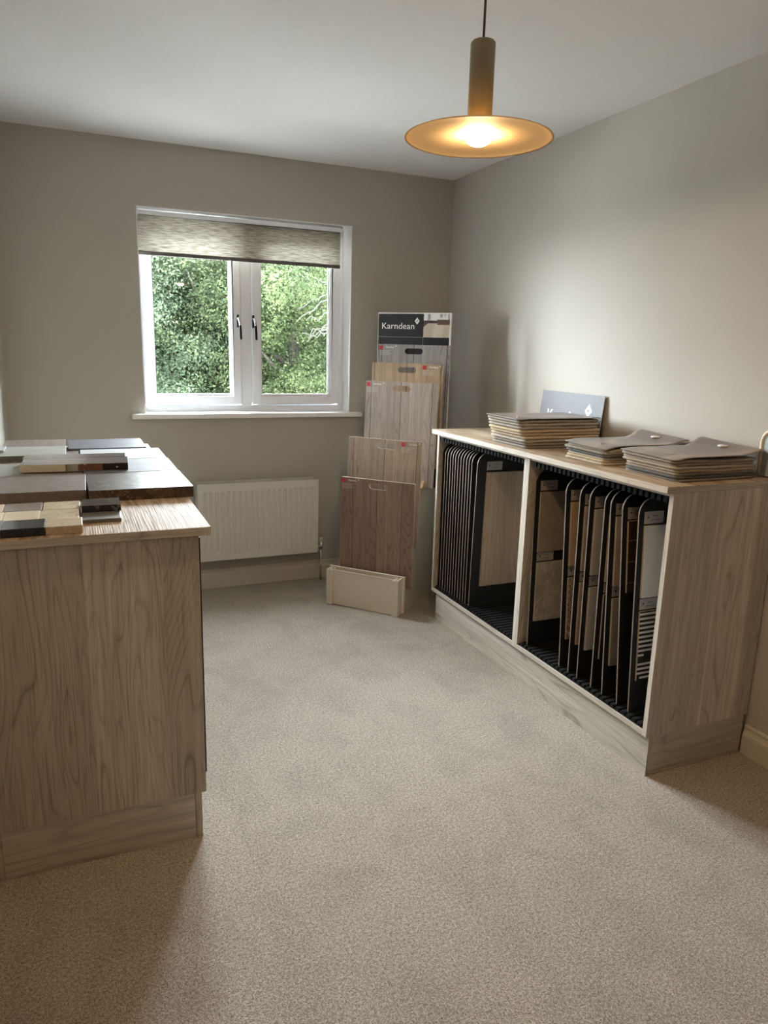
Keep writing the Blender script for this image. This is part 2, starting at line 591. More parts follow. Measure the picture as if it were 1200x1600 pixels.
# ------------------------------------------------------------------ window
win = thing('window_1', None, None, (.934, 4.19, WZ0))
win['kind'] = 'structure'
FY0, FY1 = 4.178, 4.245
f = MB()
f.box(WX0, .372, FY0, FY1, WZ0, WZ1).box(1.482, WX1, FY0, FY1, WZ0, WZ1)
f.box(.372, 1.482, FY0, FY1, WZ0, 1.038).box(.372, 1.482, FY0, FY1, 2.012, WZ1)
f.box(.900, .958, FY0 - .004, FY1, 1.03, 2.03)
obj('window_frame', f, 'upvc', win, world=True, bevel=.004)
def sash(x0, x1, hx, side):
    z0, z1 = 1.044, 2.006
    y0, y1 = FY0 - .012, FY0 + .045
    s = MB()
    wdt = .046
    prof = [(0, 0), (0, -.0), ]
    s.box(x0, x0 + wdt, y0, y1, z0, z1).box(x1 - wdt, x1, y0, y1, z0, z1)
    s.box(x0 + wdt, x1 - wdt, y0, y1, z0, z0 + wdt).box(x0 + wdt, x1 - wdt, y0, y1, z1 - wdt, z1)
    so = obj('sash', s, 'upvc', win, world=True, bevel=.005)
    bd = MB()      # glazing bead
    g = .012
    a0, a1, c0, c1 = x0 + wdt, x1 - wdt, z0 + wdt, z1 - wdt
    bd.box(a0, a0 + g, y0 + .014, y0 + .03, c0, c1).box(a1 - g, a1, y0 + .014, y0 + .03, c0, c1)
    bd.box(a0 + g, a1 - g, y0 + .014, y0 + .03, c0, c0 + g).box(a0 + g, a1 - g, y0 + .014, y0 + .03, c1 - g, c1)
    obj('glazing_bead', bd, 'upvc', so, world=True)
    gk = MB()
    g2 = g + .003
    gk.box(a0 + g, a0 + g2, y0 + .022, y0 + .04, c0 + g, c1 - g).box(a1 - g2, a1 - g, y0 + .022, y0 + .04, c0 + g, c1 - g)
    obj('gasket', gk, 'black_plastic', so, world=True)
    obj('pane', _pane(a0, a1, y0 + .03, c0, c1), 'glass', so, world=True)
    h = MB()
    h.box(hx - .006, hx + .006, y0 - .012, y0, 1.47, 1.54)
    ho = obj('handle', h, 'black_plastic', win, world=True, bevel=.003)
    k = MB().tube([(hx, y0 - .010, 1.522), (hx, y0 - .030, 1.518), (hx + side * .004, y0 - .038, 1.500), (hx + side * .006, y0 - .04, 1.482)], .0062, 10)
    obj('neck', k, 'chrome', ho, world=True)
    l = MB().tube([(hx + side * .006, y0 - .04, 1.486), (hx + side * .008, y0 - .04, 1.45), (hx + side * .010, y0 - .038, 1.405)], [.0058, .0066, .0062], 10)
    obj('lever', l, 'lever', ho, world=True)
def _pane(a0, a1, y, c0, c1):
    m = MB()
    m.add([(a0, y, c0), (a1, y, c0), (a1, y, c1), (a0, y, c1)], [(0, 1, 2, 3)])
    return m
sash(.374, .898, .880, 1)
sash(.960, 1.480, .967, 1)
# outside sill catching the sky
obj('outer_sill', MB().box(WX0, WX1, FY1, FY1 + .11, WZ0 - .01, WZ0 + .048), plain('grey_outer_sill', (.16, .18, .21), .6), win, world=True, bevel=.004)
sill = MB().box(.287, 1.583, 4.02, YB - .001, .979, 1.006).box(WX0 + .001, WX1 - .001, YB - .001, 4.178, .981, 1.006)
struct(obj('trim_2', sill, 'reveal', org=(.93, 4.05, .98), bevel=.004))

# roller blind
bl = thing('roller_blind', 'grey slub-weave roller blind pulled part way down the window', 'blind', (.908, 4.10, 1.81))
fm = MB()
n = 24
for i in range(n):
    x0, x1 = .362 + i * (1.095 / n), .362 + (i + 1) * (1.095 / n)
    q = lambda x: 4.098 + .0012 * math.sin(x * 9)
    fm.add([(x0, q(x0), 1.832), (x1, q(x1), 1.832), (x1, q(x1), 2.008), (x0, q(x0), 2.008)], [(0, 1, 2, 3)], 0, True)
obj('fabric', fm, 'blind', bl, world=True)
obj('hem_bar', MB().box(.362, 1.457, 4.093, 4.103, 1.815, 1.834), 'blind_dark', bl, world=True, bevel=.003)
obj('roller', MB().tube([(.372, 4.112, 2.018), (1.452, 4.112, 2.018)], .016, 20), 'blind_dark', bl, world=True)
obj('cassette', MB().box(.360, 1.462, 4.066, 4.078, 2.008, 2.028), 'upvc', bl, world=True, bevel=.003)
for xa in (.3592, 1.4625):
    obj('bracket', MB().box(xa, xa + .0035, 4.078, 4.14, 1.985, 2.036), 'grey_print', bl, world=True, bevel=.001)
cp_ = [(1.4657, 4.085, 2.0 - .014 * k) for k in range(42)] + [(1.4657, 4.085 + .0165 * (1 - math.cos(R(30 * k))), 1.412 - .0165 * math.sin(R(30 * k))) for k in range(1, 6)] + [(1.4657, 4.118, 1.426 + .014 * k) for k in range(42)]
ch = MB().tube(cp_, [.0021 if k % 2 else .0009 for k in range(len(cp_))], 8)
obj('bead_chain', ch, 'white_print', bl, world=True)

# ------------------------------------------------------------------ radiator
rd = thing('radiator', 'white ribbed panel radiator under the window', 'radiator', (.944, 4.0, .19))
RX0, RX1, RZ0, RZ1, RY = .602, 1.288, .192, .624, 3.952
def radpanel():
    m = MB()
    nx, cols = 0, []
    pitch = (RX1 - RX0 - .04) / 20.0
    xs = []
    x = RX0
    prof = [0, .5, 1, .5]   # groove depth samples within a rib
    xs.append((RX0, 0))
    for k in range(20):
        b = RX0 + .02 + k * pitch
        for t, dp in ((.0, 0), (.22, 0), (.36, 1), (.64, 1), (.78, 0)):
            xs.append((b + t * pitch, dp))
    xs.append((RX1 - .02, 0))
    xs.append((RX1, 0))
    zs = [(RZ0, 0), (RZ0 + .03, 0), (RZ0 + .042, 1), (RZ1 - .052, 1), (RZ1 - .040, 0), (RZ1, 0)]
    vs = [(x, RY + .0065 * dx * dz, z) for z, dz in zs for x, dx in xs]
    nX = len(xs)
    fs = [(j * nX + i, j * nX + i + 1, (j + 1) * nX + i + 1, (j + 1) * nX + i) for j in range(len(zs) - 1) for i in range(nX - 1)]
    m.add(vs, fs)
    return m
pm = radpanel()
pm.box(RX0, RX1, RY + .008, RY + .016, RZ0, RZ1 - .002)
pm.box(RX0, RX1, RY, RY + .008, RZ0 - .004, RZ0)
obj('front_panel', pm, 'radiator', rd, world=True)
for xa in (RX0 - .004, RX1):
    obj('side_cover', MB().box(xa, xa + .004, RY + .003, RY + .085, RZ0, RZ1 + .002), 'radiator', rd, world=True, bevel=.001)
gr = MB().box(RX0, RX1, RY + .002, RY + .012, RZ1, RZ1 + .004).box(RX0, RX1, RY + .066, RY + .084, RZ1, RZ1 + .004)
for k in range(60):
    xx = RX0 + .01 + k * (RX1 - RX0 - .02) / 60
    gr.box(xx, xx + .0045, RY + .012, RY + .066, RZ1, RZ1 + .003)
obj('top_grille', gr, 'radiator', rd, world=True)
obj('convector_fins', MB().box(RX0 + .01, RX1 - .01, RY + .02, RY + .07, RZ0 + .02, RZ1 - .02), 'print_dark', rd, world=True)
for xa in (RX0 + .1, RX1 - .13):
    obj('wall_bracket', MB().box(xa, xa + .03, RY + .07, YB - .001, RZ0 + .05, RZ1 - .05), 'radiator', rd, world=True)
vy = RY + .045
vl = MB().tube([(RX1 + .003, vy, .212), (RX1 + .034, vy, .212)], .010, 14)
vl.tube([(RX1 + .034, vy, .196), (RX1 + .034, vy, .238)], .0115, 14)
vl.tube([(RX1 + .034, vy, .0), (RX1 + .034, vy, .2)], .0075, 12)
vo = obj('valve', vl, 'chrome', rd, world=True)
obj('valve_cap', MB().tube([(RX1 + .034, vy, .238), (RX1 + .034, vy, .262)], [.0105, .009], 14), 'radiator', vo, world=True)

# ------------------------------------------------------------------ pendant lamp
PX, PY = .933, 1.65
def pendant(name, label, x, y, group=None):
    t = thing(name, label, 'lamp', (x, y, 1.862), group=group)
    L = 1.862
    z = lambda a: a - L
    obj('cord', MB().tube([(0, 0, z(2.08)), (0, 0, z(2.315))], .0028, 10), 'cord', t)
    obj('ceiling_rose', MB().lathe([(0, z(2.312)), (.045, z(2.312)), (.05, z(2.318)), (.05, z(2.3495)), (0, z(2.3495))], 32), 'tube', t)
    body = MB().lathe([(0, z(2.082)), (.025, z(2.082)), (.029, z(2.078)), (.029, z(1.888)), (.026, z(1.888)), (.026, z(2.0)), (0, z(2.0))], 40)
    obj('lamp_body', body, 'tube', t)
    rr = .1765
    disc = [(.0, z(1.8865)), (.03, z(1.8862)), (.06, z(1.8845)), (.10, z(1.8825)), (.135, z(1.8815)), (.16, z(1.8795)), (.172, z(1.8765)), (rr, z(1.8745)), (rr + .0004, z(1.8735)), (rr - .001, z(1.8725)), (.170, z(1.8745)), (.158, z(1.8768)), (.134, z(1.8785)), (.10, z(1.8797)), (.06, z(1.8817)), (.03, z(1.8833)), (0, z(1.8834))]
    obj('lamp_shade', MB().lathe(disc, 96), 'shade', t)
    bulb = [(0, z(1.867)), (.012, z(1.868)), (.0245, z(1.872)), (.029, z(1.879)), (.027, z(1.888)), (.024, z(1.9)), (0, z(1.902))]
    obj('bulb', MB().lathe([(0, z(1.8815))] + [(.031 * math.cos(R(15 * k)), z(1.876 - .019 * math.sin(R(15 * k)))) for k in range(7)], 40), 'bulb', t)
    return t
lamp1 = pendant('pendant_lamp', 'lit pendant lamp with a flat amber disc shade and olive tube', PX, PY)
cl = thing('ceiling_light', 'round flush ceiling light behind the camera near the front wall', 'lamp', (.30, -.9, 2.27))
obj('base', MB().lathe([(0, .0795), (.20, .0795), (.20, .05), (.19, .045), (0, .045)], 48), 'stand_white', cl)
obj('diffuser', MB().lathe([(0, 0), (.08, .004), (.14, .016), (.175, .035), (.182, .0445), (0, .0446)], 48), 'dish', cl)

# ------------------------------------------------------------------ right display cabinets
CF, CB = 1.6794, 2.140
ZB = .1453
WT0, WT1 = .970, .9913
Y0, YM, Y1 = 1.6466, 2.4375, 3.2285
E_ = .018
def slot_rack(x0, x1, y0, y1, z0, z1, up):
    m = MB()
    pitch = .0271
    n = int((y1 - y0 - .006) / pitch)
    st = y0 + ((y1 - y0) - n * pitch) / 2
    if up:
        m.box(x0, x1, y0 + .001, y1 - .001, z0, z0 + .004)
        for k in range(n):
            m.box(x0, x1, st + k * pitch + .0055, st + (k + 1) * pitch - .0045, z0 + .004, z1)
    else:
        m.box(x0, x1, y0 + .001, y1 - .001, z1 - .004, z1)
        for k in range(n):
            m.box(x0, x0 + .02, st + k * pitch + .006, st + (k + 1) * pitch - .006, z0, z1 - .004)
            m.box(x1 - .2, x1, st + k * pitch + .006, st + (k + 1) * pitch - .006, z0, z1 - .004)
    return m
def unit(y0, y1, label, near):
    t = thing('display_cabinet', label, 'cabinet', (1.9, (y0 + y1) / 2, ZB))
    a, b = y0 + .0005, y1 - .0005
    # end panels: front face (-x) uses the edge band
    fc = [0, 0, 0, 0, 1, 0]
    top = WT0 - .0005
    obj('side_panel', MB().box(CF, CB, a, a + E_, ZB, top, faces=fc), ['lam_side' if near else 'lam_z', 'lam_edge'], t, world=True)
    obj('side_panel', MB().box(CF, CB, b - E_, b, ZB, top, faces=fc), ['lam_z', 'lam_edge'], t, world=True)
    obj('base_panel', MB().box(CF, CB, a + E_, b - E_, ZB, ZB + E_, faces=fc), ['lam_y', 'lam_edge_y'], t, world=True)
    obj('top_panel', MB().box(CF + .004, CB, a + E_, b - E_, top - .013, top, faces=fc), ['lam_y', 'lam_edge_y'], t, world=True)
    obj('back_panel', MB().box(CB - .008, CB, a + E_, b - E_, ZB + E_, top - .013), 'lam_z', t, world=True)
    obj('slotted_base_rack', slot_rack(CF + .006, CB - .03, a + E_, b - E_, ZB + E_, ZB + E_ + .014, True), 'grey_slat', t, world=True)
    obj('slotted_top_rack', slot_rack(CF + .008, CB - .03, a + E_, b - E_, .934, top - .013, False), 'grey_slat', t, world=True)
    return t
unit(YM, Y1, 'grey-wood open display cabinet nearer the window, filled with thin dark boards', False)
unit(Y0, YM, 'grey-wood open display cabinet nearer the camera, holding spaced tile boards', True)
wt = obj('worktop', MB().box(1.6505, XR - .001, Y0 - .0005, Y1 + .008, WT0, WT1, faces=[0, 0, 1, 1, 2, 0]), ['oak', 'lam_x', 'lam_edge_y'], org=(1.9, YM, WT0), bevel=.0012, seg=1)
tag(wt, 'pale oak-effect worktop over the open display cabinets, carrying carpet sample books', 'worktop')
pl = thing('plinth', 'grey-wood plinth on the carpet under the open display cabinets', 'plinth', (1.9, YM, 0))
PF = 1.6945
obj('front_board', MB().box(PF, PF + E_, Y0 + .0, Y1 - .03, 0.0005, ZB - .0005, faces=[0, 0, 1, 0, 0, 0]), ['lam_y', 'lam_z'], pl, world=True)
obj('end_board', MB().box(PF + E_ + .0005, XR - .018, Y0 + .001, Y0 + .019, 0.0005, ZB - .0005), 'lam_x', pl, world=True)
obj('end_board', MB().box(PF + E_ + .0005, XR - .018, Y1 - .05, Y1 - .032, 0.0005, ZB - .0005), 'lam_x', pl, world=True)

# ---- sample boards
BZ0, BZ1, BX0, BX1, BT = ZB + E_ + .0045, .921, 1.700, 2.095, .0055
def board_outline(x0, x1, z0, z1, r):
    pts = [(x0 + .012, z0)]
    pts += [(x1, z0), (x1, z1)]
    for k in range(11):
        a = R(90 + 9 * k)
        pts.append((x0 + r + r * math.cos(a), z1 - r + r * math.sin(a)))
    for k in range(5):
        a = R(180 + 22.5 * k)
        pts.append((x0 + .012 + .012 * math.cos(a), z0 + .012 + .012 * math.sin(a)))
    return pts
def label_plate(t, x0, x1, z0, z1, dot=True):
    y = -.0012
    p = obj('label_plate', MB().box(x0, x1, y, 0, z0, z1), 'label_grey', t)
    m = MB()
    if dot:
        m.tube([(x0 + .014, y - .0008, (z0 + z1) / 2 + .002), (x0 + .014, y, (z0 + z1) / 2 + .002)], .0035, 10)
    zc = (z0 + z1) / 2
    m.box(x0 + .036, x0 + .056, y - .0004, y, zc + .0045, zc + .0065)
    m.box(x0 + .028, x0 + .066, y - .0004, y, zc - .0085, zc - .0070)
    obj('print', m, 'print_dark', p)
    return p
def sample_board(label, yb, yt, specs, x_tile=1.722, group=None, wide=.33, plates=((.835, .876),), simple=False):
    """local frame: y=0 is the face towards the camera; leaning about the bottom edge"""
    ang = -math.atan2(yt - yb, .70)
    t = thing('sample_board', label, 'sample board', (0, yb, BZ0), group=group, rotx=ang)
    z = lambda a: a - BZ0
    bo = MB().prism([(px, z(pz)) for px, pz in board_outline(BX0, BX1, BZ0, BZ1, .055)], 'y', 0, BT, mi=1, capmi=0)
    obj('board', bo, ['board_black', 'board_edge'], t)
    for (z0, z1) in plates:
        label_plate(t, x_tile, x_tile + .082, z(z0), z(z1))
    for k, (mat, z0, z1, x1) in enumerate(specs):
        obj('tile', MB().box(x_tile - .002, x1, -.009, 0, z(z0), z(z1), faces=[1, 1, 0, 0, 1, 1]), [mat, 'tile_edge'], t, bevel=.001, seg=1)
    return t

M['tile_edge'] = plain('tile_edge', (.36, .305, .24), .6, nz=.05)
M['t_taupe'] = stone('taupe_tile', (.26, .21, .16), (.31, .26, .205), 14, .3)
M['t_marble'] = stone('grey_veined_tile', (.30, .26, .215), (.44, .40, .34), 9, .25, (.52, .47, .41), 5)
M['t_tan'] = stone('tan_tile', (.42, .30, .19), (.47, .345, .225), 14, .35)
M['t_beige'] = stone('beige_tile', (.40, .33, .26), (.45, .38, .305), 14, .35)
M['t_grey'] = stone('pale_grey_tile', (.44, .42, .39), (.48, .46, .43), 8, .22)
M['t_white'] = stone('white_tile', (.50, .48, .45), (.54, .52, .49), 8, .2)
M['t_black'] = stone('black_tile', (.02, .018, .016), (.035, .03, .028), 8, .25)
M['t_stone'] = stone('stone_grey_tile', (.24, .21, .17), (.34, .30, .25), 26, .4)
M['t_linen'] = wood('linen_plank_tile', (.44, .355, .27), (.31, .25, .19), 'z', rings=5, across=9, fine=.4, seams=22, seam_w=.12, bmp=.1)
def pat_tile(name, kind):
    m, nt, bs = new_mat(name)
    tc = N(nt, 'ShaderNodeTexCoord')
    sp = N(nt, 'ShaderNodeSeparateXYZ')
    lk(nt, tc.outputs['Object'], sp.inputs[0])
    x, z = sp.outputs[0], sp.outputs[2]
    if kind == 'stripe':
        zz = math_(nt, 'MULTIPLY', z, 62)
        row = math_(nt, 'FLOOR', zz)
        wn = N(nt, 'ShaderNodeTexWhiteNoise', noise_dimensions='2D')
        cb = N(nt, 'ShaderNodeCombineXYZ')
        lk(nt, row, cb.inputs[0])
        lk(nt, math_(nt, 'FLOOR', math_(nt, 'ADD', math_(nt, 'MULTIPLY', x, 11), math_(nt, 'MULTIPLY', row, .37))), cb.inputs[1])
        lk(nt, cb.outputs[0], wn.inputs['Vector'])
        st = math_(nt, 'LESS_THAN', math_(nt, 'FRACT', zz), .46)
        col = mix(nt, math_(nt, 'MULTIPLY', st, math_(nt, 'GREATER_THAN', wn.outputs['Value'], .12)), (.02, .018, .018), (.50, .46, .42))
        bs.inputs['Roughness'].default_value = .15
    elif kind == 'lattice':
        u = math_(nt, 'PINGPONG', math_(nt, 'MULTIPLY', math_(nt, 'ADD', x, z), 42), .5)
        v = math_(nt, 'PINGPONG', math_(nt, 'MULTIPLY', math_(nt, 'SUBTRACT', x, z), 42), .5)
        a = math_(nt, 'LESS_THAN', math_(nt, 'MINIMUM', u, v), .13)
        b = math_(nt, 'GREATER_THAN', math_(nt, 'MULTIPLY', u, v), .13)
        k = math_(nt, 'MAXIMUM', a, b)
        big = math_(nt, 'GREATER_THAN', z, .185)
        u2 = math_(nt, 'PINGPONG', math_(nt, 'MULTIPLY', math_(nt, 'ADD', x, z), 14), .5)
        k2 = math_(nt, 'LESS_THAN', math_(nt, 'ABSOLUTE', math_(nt, 'SUBTRACT', u2, .25)), .09)
        c1 = mix(nt, k, (.10, .07, .05), (.46, .38, .29))
        c2 = mix(nt, k2, (.22, .16, .10), (.46, .38, .29))
        col = mix(nt, big, c2, c1)
    elif kind == 'brick':
        zz = math_(nt, 'FRACT', math_(nt, 'MULTIPLY', z, 13.5))
        col = mix(nt, math_(nt, 'LESS_THAN', zz, .05), (.045, .028, .016), (.13, .095, .065))
        bs.inputs['Roughness'].default_value = .12
    lk(nt, col, bs.inputs['Base Color'])
    return m
M['t_stripe'] = pat_tile('striped_mosaic', 'stripe')
M['t_lattice'] = pat_tile('lattice_pattern_tile', 'lattice')
M['t_brown'] = pat_tile('dark_brown_glazed_tile', 'brick')

one = ((.835, .876),)
two = ((.835, .876), (.540, .577))
# near unit: eight boards, each with its own tiles
sample_board('black sample board beside the divider with a taupe tile over a grey veined tile', 2.372, 2.392,
             [('t_taupe', .580, .830, 2.06), ('t_marble', .282, .535, 2.06)], plates=two)
sample_board('black sample board with a tan tile over a dark lattice patterned tile', 2.150, 2.196,
             [('t_tan', .580, .830, 2.06), ('t_lattice', .287, .535, 2.06)], plates=two)
sample_board('black sample board with narrow sliver of beige tile, between the lattice and pale grey tiles', 2.094, 2.112,
             [('t_beige', .582, .830, 2.06), ('t_tan', .289, .537, 2.06)], plates=two)
sample_board('black sample board with two pale grey tiles, middle of the near cabinet', 2.040, 2.056,
             [('t_grey', .582, .830, 2.06), ('t_grey', .288, .535, 2.06)], plates=two)
sample_board('black sample board with a thin edge of beige tile above black tile', 1.958, 1.975,
             [('t_beige', .582, .830, 2.06), ('t_black', .287, .535, 2.06)], plates=two)
sample_board('black sample board with a beige tile over a speckled stone-grey tile', 1.896, 1.944,
             [('t_beige', .580, .830, 2.06), ('t_stone', .285, .535, 2.06)], plates=two)
sample_board('black sample board with only dark brown glazed brick tiles at its top', 1.816, 1.885,
             [('t_brown', .578, .830, 2.06)], plates=one)
sample_board('black sample board with a white tile over striped mosaic, closest to the camera', 1.758, 1.806,
             [('t_white', .582, .830, 2.06), ('t_stripe', .288, .535, 2.06)], plates=two)
# far unit: last board shows a wide linen tile, the rest stand packed behind it
sample_board('black sample board with a wide linen-look plank tile, front of the far cabinet', 2.871, 2.858,
             [('t_linen', .274, .832, 2.085)], x_tile=1.750, plates=((.840, .881),))
proto = sample_board('thin black sample board with a pale front edge, packed upright in the far cabinet', 2.905, 2.908,
                     [('t_beige', .45, .832, 2.06)], x_tile=1.752, group='packed boards in the far cabinet')
for k, y in enumerate((2.931, 2.957, 2.984, 3.011, 3.038, 3.064, 3.089, 3.115, 3.143, 3.170)):
    c = copy_tree(proto, (0, y, BZ0))
c = copy_tree(proto, (0, 3.199, BZ0), 'black sample board standing apart against the window-side end panel of the far cabinet')
c.location.y = 3.197
if 'group' in c:
    del c['group']

# ------------------------------------------------------------------ left display cabinet
LX1 = .2824
LZ0, LZ1 = .1405, .8930
LYN, LYF = 1.8668, 3.50
lc = thing('base_cabinet', 'grey-wood base cabinet at the left with its end panel facing the camera', 'cabinet', (0, 2.7, LZ0))
obj('end_panel', MB().box(XL + .02, LX1, LYN, LYN + E_, LZ0, LZ1, faces=[0, 0, 0, 0, 0, 1]), ['lam_z', 'lam_edge'], lc, world=True)
obj('end_panel', MB().box(XL + .02, LX1, LYF - E_, LYF, LZ0, LZ1, faces=[0, 0, 0, 0, 0, 1]), ['lam_z', 'lam_edge'], lc, world=True)
obj('carcass', MB().box(XL + .02, LX1 - .002, LYN + E_, LYF - E_, LZ0, LZ1 - .001), 'lam_z', lc, world=True)
for k in range(3):
    a = 1.925 + k * .522
    d = obj('door', MB().box(LX1 + .0005, LX1 + .0125, a, a + .517, .165, .868), 'black_plastic', lc, world=True, bevel=.001)
    obj('handle', MB().tube([(LX1 + .013, a + .46, .70), (LX1 + .03, a + .46, .70), (LX1 + .03, a + .46, .82), (LX1 + .013, a + .46, .82)], .004, 8), 'chrome', d, world=True)
lwt = obj('worktop', MB().box(XL + .020, .3126, 1.849, LYF + .012, .8935, .9164, faces=[0, 0, 1, 1, 0, 2]), ['oak', 'lam_x', 'lam_edge_y'], org=(0, 2.7, .8935), bevel=.0012, seg=1)
tag(lwt, 'ribbed oak-effect worktop on the left cabinet, covered with stone samples', 'worktop')
lp = thing('plinth', 'grey-wood plinth on the carpet under the left cabinet', 'plinth', (0, 2.7, 0))
obj('front_board', MB().box(.2698 - E_, .2698, LYN + .001, LYF - .03, .0005, LZ0 - .0005, faces=[0, 0, 1, 0, 0, 0]), ['lam_y', 'lam_z'], lp, world=True)
obj('end_board', MB().box(-.236, .2698 - E_ - .0008, LYN + .002, LYN + .020, .0005, LZ0 - .0005), 'lam_x', lp, world=True)
obj('back_board', MB().box(-.255, -.2368, LYN + .001, LYF - .03, .0005, LZ0 - .0005, faces=[0, 0, 1, 0, 0, 0]), ['lam_y', 'lam_z'], lp, world=True)

# ---- stone samples on the left worktop
ZT = .9166
M['s_dark'] = stone('dark_emperador_stone', (.045, .032, .024), (.085, .062, .048), 18, .36, (.26, .17, .09), 16, spec=.2)
M['s_mauve'] = stone('mauve_grey_stone', (.16, .125, .105), (.21, .175, .15), 30, .45, spec=.2)
M['s_ltgrey'] = stone('light_grey_stone', (.17, .17, .185), (.21, .21, .225), 10, .65, spec=.15)
M['s_white'] = stone('white_stone', (.34, .34, .34), (.40, .40, .40), 10, .65, spec=.15)
M['s_slate'] = wood('slate_grain', (.12, .12, .14), (.05, .05, .065), 'x', rings=8, across=7, fine=.5, rough=.42, bmp=.1)
M['s_pale'] = stone('pale_green_grey_stone', (.27, .27, .235), (.32, .315, .275), 14, .5, spec=.3)
M['s_olive'] = stone('olive_edge_stone', (.10, .09, .06), (.14, .125, .09), 14, .45)
M['s_taupe'] = wood('taupe_wood_tile', (.24, .20, .17), (.15, .12, .10), 'y', rings=7, across=8, fine=.5, rough=.4, bmp=.1)
M['s_brown'] = wood('brown_grey_wood_tile', (.22, .18, .15), (.13, .10, .08), 'x', rings=7, across=8, fine=.5, rough=.4, bmp=.1)
M['g_black'] = stone('black_granite', (.012, .012, .013), (.035, .035, .038), 320, .25, contrast=(.42, .62))
M['g_beige'] = stone('beige_quartz', (.45, .37, .245), (.62, .53, .375), 130, .35)
M['g_cream'] = stone('cream_quartz', (.66, .56, .40), (.72, .62, .46), 60, .3)
M['g_marble'] = stone('cream_marble', (.60, .52, .38), (.70, .62, .47), 20, .25, (.38, .30, .20), 18)
M['g_grey'] = stone('grey_stone_chip', (.13, .13, .12), (.18, .18, .165), 60, .35)
M['g_polish'] = stone('polished_black_veined', (.010, .010, .013), (.016, .016, .020), 20, .08, (.10, .10, .11), 5)
M['g_taupe'] = stone('taupe_chip', (.20, .165, .14), (.26, .215, .185), 40, .3)

def slab(name, label, cat, x0, x1, y0, y1, z0, z1, mats, rot=0, group=None, bev=.0015, faces=None):
    cx, cy = (x0 + x1) / 2, (y0 + y1) / 2
    m = MB().box(x0 - cx, x1 - cx, y0 - cy, y1 - cy, 0, z1 - z0, faces=faces)
    o = obj(name, m, mats, bevel=bev)
    o.location = (cx, cy, z0)
    o.rotation_euler = (0, 0, R(rot))
    tag(o, label, cat, group)
    return o
SG = 'large tile samples on the left worktop'
H = .034
slab('tile_sample', 'dark brown veined stone slab at the right, front of the large samples', 'tile sample', .027, .327, 2.241, 2.540, ZT, ZT + H, 's_dark', .6, SG)
slab('tile_sample', 'mauve-grey flecked stone slab left of the dark brown slab', 'tile sample', -.274, .0245, 2.262, 2.560, ZT, ZT + H, 's_mauve', -1, SG)
slab('tile_sample', 'light grey slab right behind the dark brown veined slab', 'tile sample', .022, .324, 2.548, 2.842, ZT, ZT + H, 's_ltgrey', 0, SG)
slab('tile_sample', 'white slab between the light grey slab and the dark slate slab', 'tile sample', .018, .320, 2.848, 3.120, ZT, ZT + H, 's_white', 0, SG)
slab('tile_sample', 'dark slate slab at the back right of the left worktop', 'tile sample', -.026, .276, 3.165, 3.465, ZT, ZT + .033, 's_slate', 0, SG)
slab('tile_sample', 'pale green-grey slab under the cream end of the brochure', 'tile sample', -.275, .016, 2.566, 2.838, ZT, ZT + .030, 's_pale', 0, SG)
slab('tile_sample', 'brown-grey wood-look slab under the thick pale grey slab', 'tile sample', -.272, .012, 2.850, 3.150, ZT, ZT + .0255, 's_brown', 0, SG)
slab('tile_sample', 'thick pale grey slab with olive edge lying on the brown-grey slab', 'tile sample', -.268, -.033, 2.915, 3.160, ZT + .0258, ZT + .0465, ['s_pale', 's_olive'], 0, SG, faces=[1, 0, 1, 1, 0, 0])
slab('tile_sample', 'taupe wood-grain slab at the back left of the left worktop', 'tile sample', -.272, -.036, 3.185, 3.480, ZT, ZT + .034, 's_taupe', 0, SG)
# small sample stack at the far left edge, on the thick pale slab
slab('tile_sample', 'small white-edged sample chip on the thick pale grey slab by the left wall', 'tile sample', -.27, -.243, 3.00, 3.12, ZT + .0468, ZT + .056, 's_white', 0)

CG = 'small worktop sample blocks'
slab('worktop_sample', 'black granite block at the front edge of the small samples', 'worktop sample', -.1735, -.0790, 1.872, 1.969, ZT, ZT + .021, 'g_black', 0, CG)
slab('worktop_sample', 'beige speckled block right of the black granite block', 'worktop sample', -.0785, .0055, 1.876, 1.966, ZT, ZT + .020, 'g_beige', 0, CG)
slab('worktop_sample', 'dark grey block cut off by the photo left edge, beside the black granite', 'worktop sample', -.2700, -.1745, 1.876, 1.980, ZT, ZT + .020, 'g_grey', 0, CG)
slab('worktop_sample', 'plain cream block directly behind the black granite block', 'worktop sample', -.1800, -.0955, 1.986, 2.100, ZT, ZT + .015, 'g_cream', 0, CG)
slab('worktop_sample', 'cream block directly behind the beige speckled block', 'worktop sample', -.0950, -.0010, 1.984, 2.096, ZT, ZT + .015, 'g_marble', 0, CG)
slab('worktop_sample', 'cream block at the left photo edge in the middle row', 'worktop sample', -.272, -.1805, 1.990, 2.100, ZT, ZT + .015, 'g_cream', 0, CG)
slab('worktop_sample', 'taupe grey block in the row against the mauve-grey slab', 'worktop sample', -.1860, -.0930, 2.104, 2.205, ZT, ZT + .015, 'g_taupe', 0, CG)
slab('worktop_sample', 'cream marbled block with brown veins right of the taupe block', 'worktop sample', -.0900, .0035, 2.100, 2.203, ZT, ZT + .015, 'g_marble', 0, CG)
slab('worktop_sample', 'cream block at the left photo edge in the back row', 'worktop sample', -.275, -.1870, 2.106, 2.205, ZT, ZT + .015, 'g_cream', 0, CG)
slab('worktop_sample', 'mid grey block lying under the polished black block', 'worktop sample', .0070, .1020, 1.972, 2.110, ZT, ZT + .010, 'g_grey', -.5, CG)
slab('worktop_sample', 'polished black block with a white vein on the mid grey block', 'worktop sample', .0070, .1060, 2.055, 2.150, ZT + .0105, ZT + .029, 'g_polish', -.5, CG)

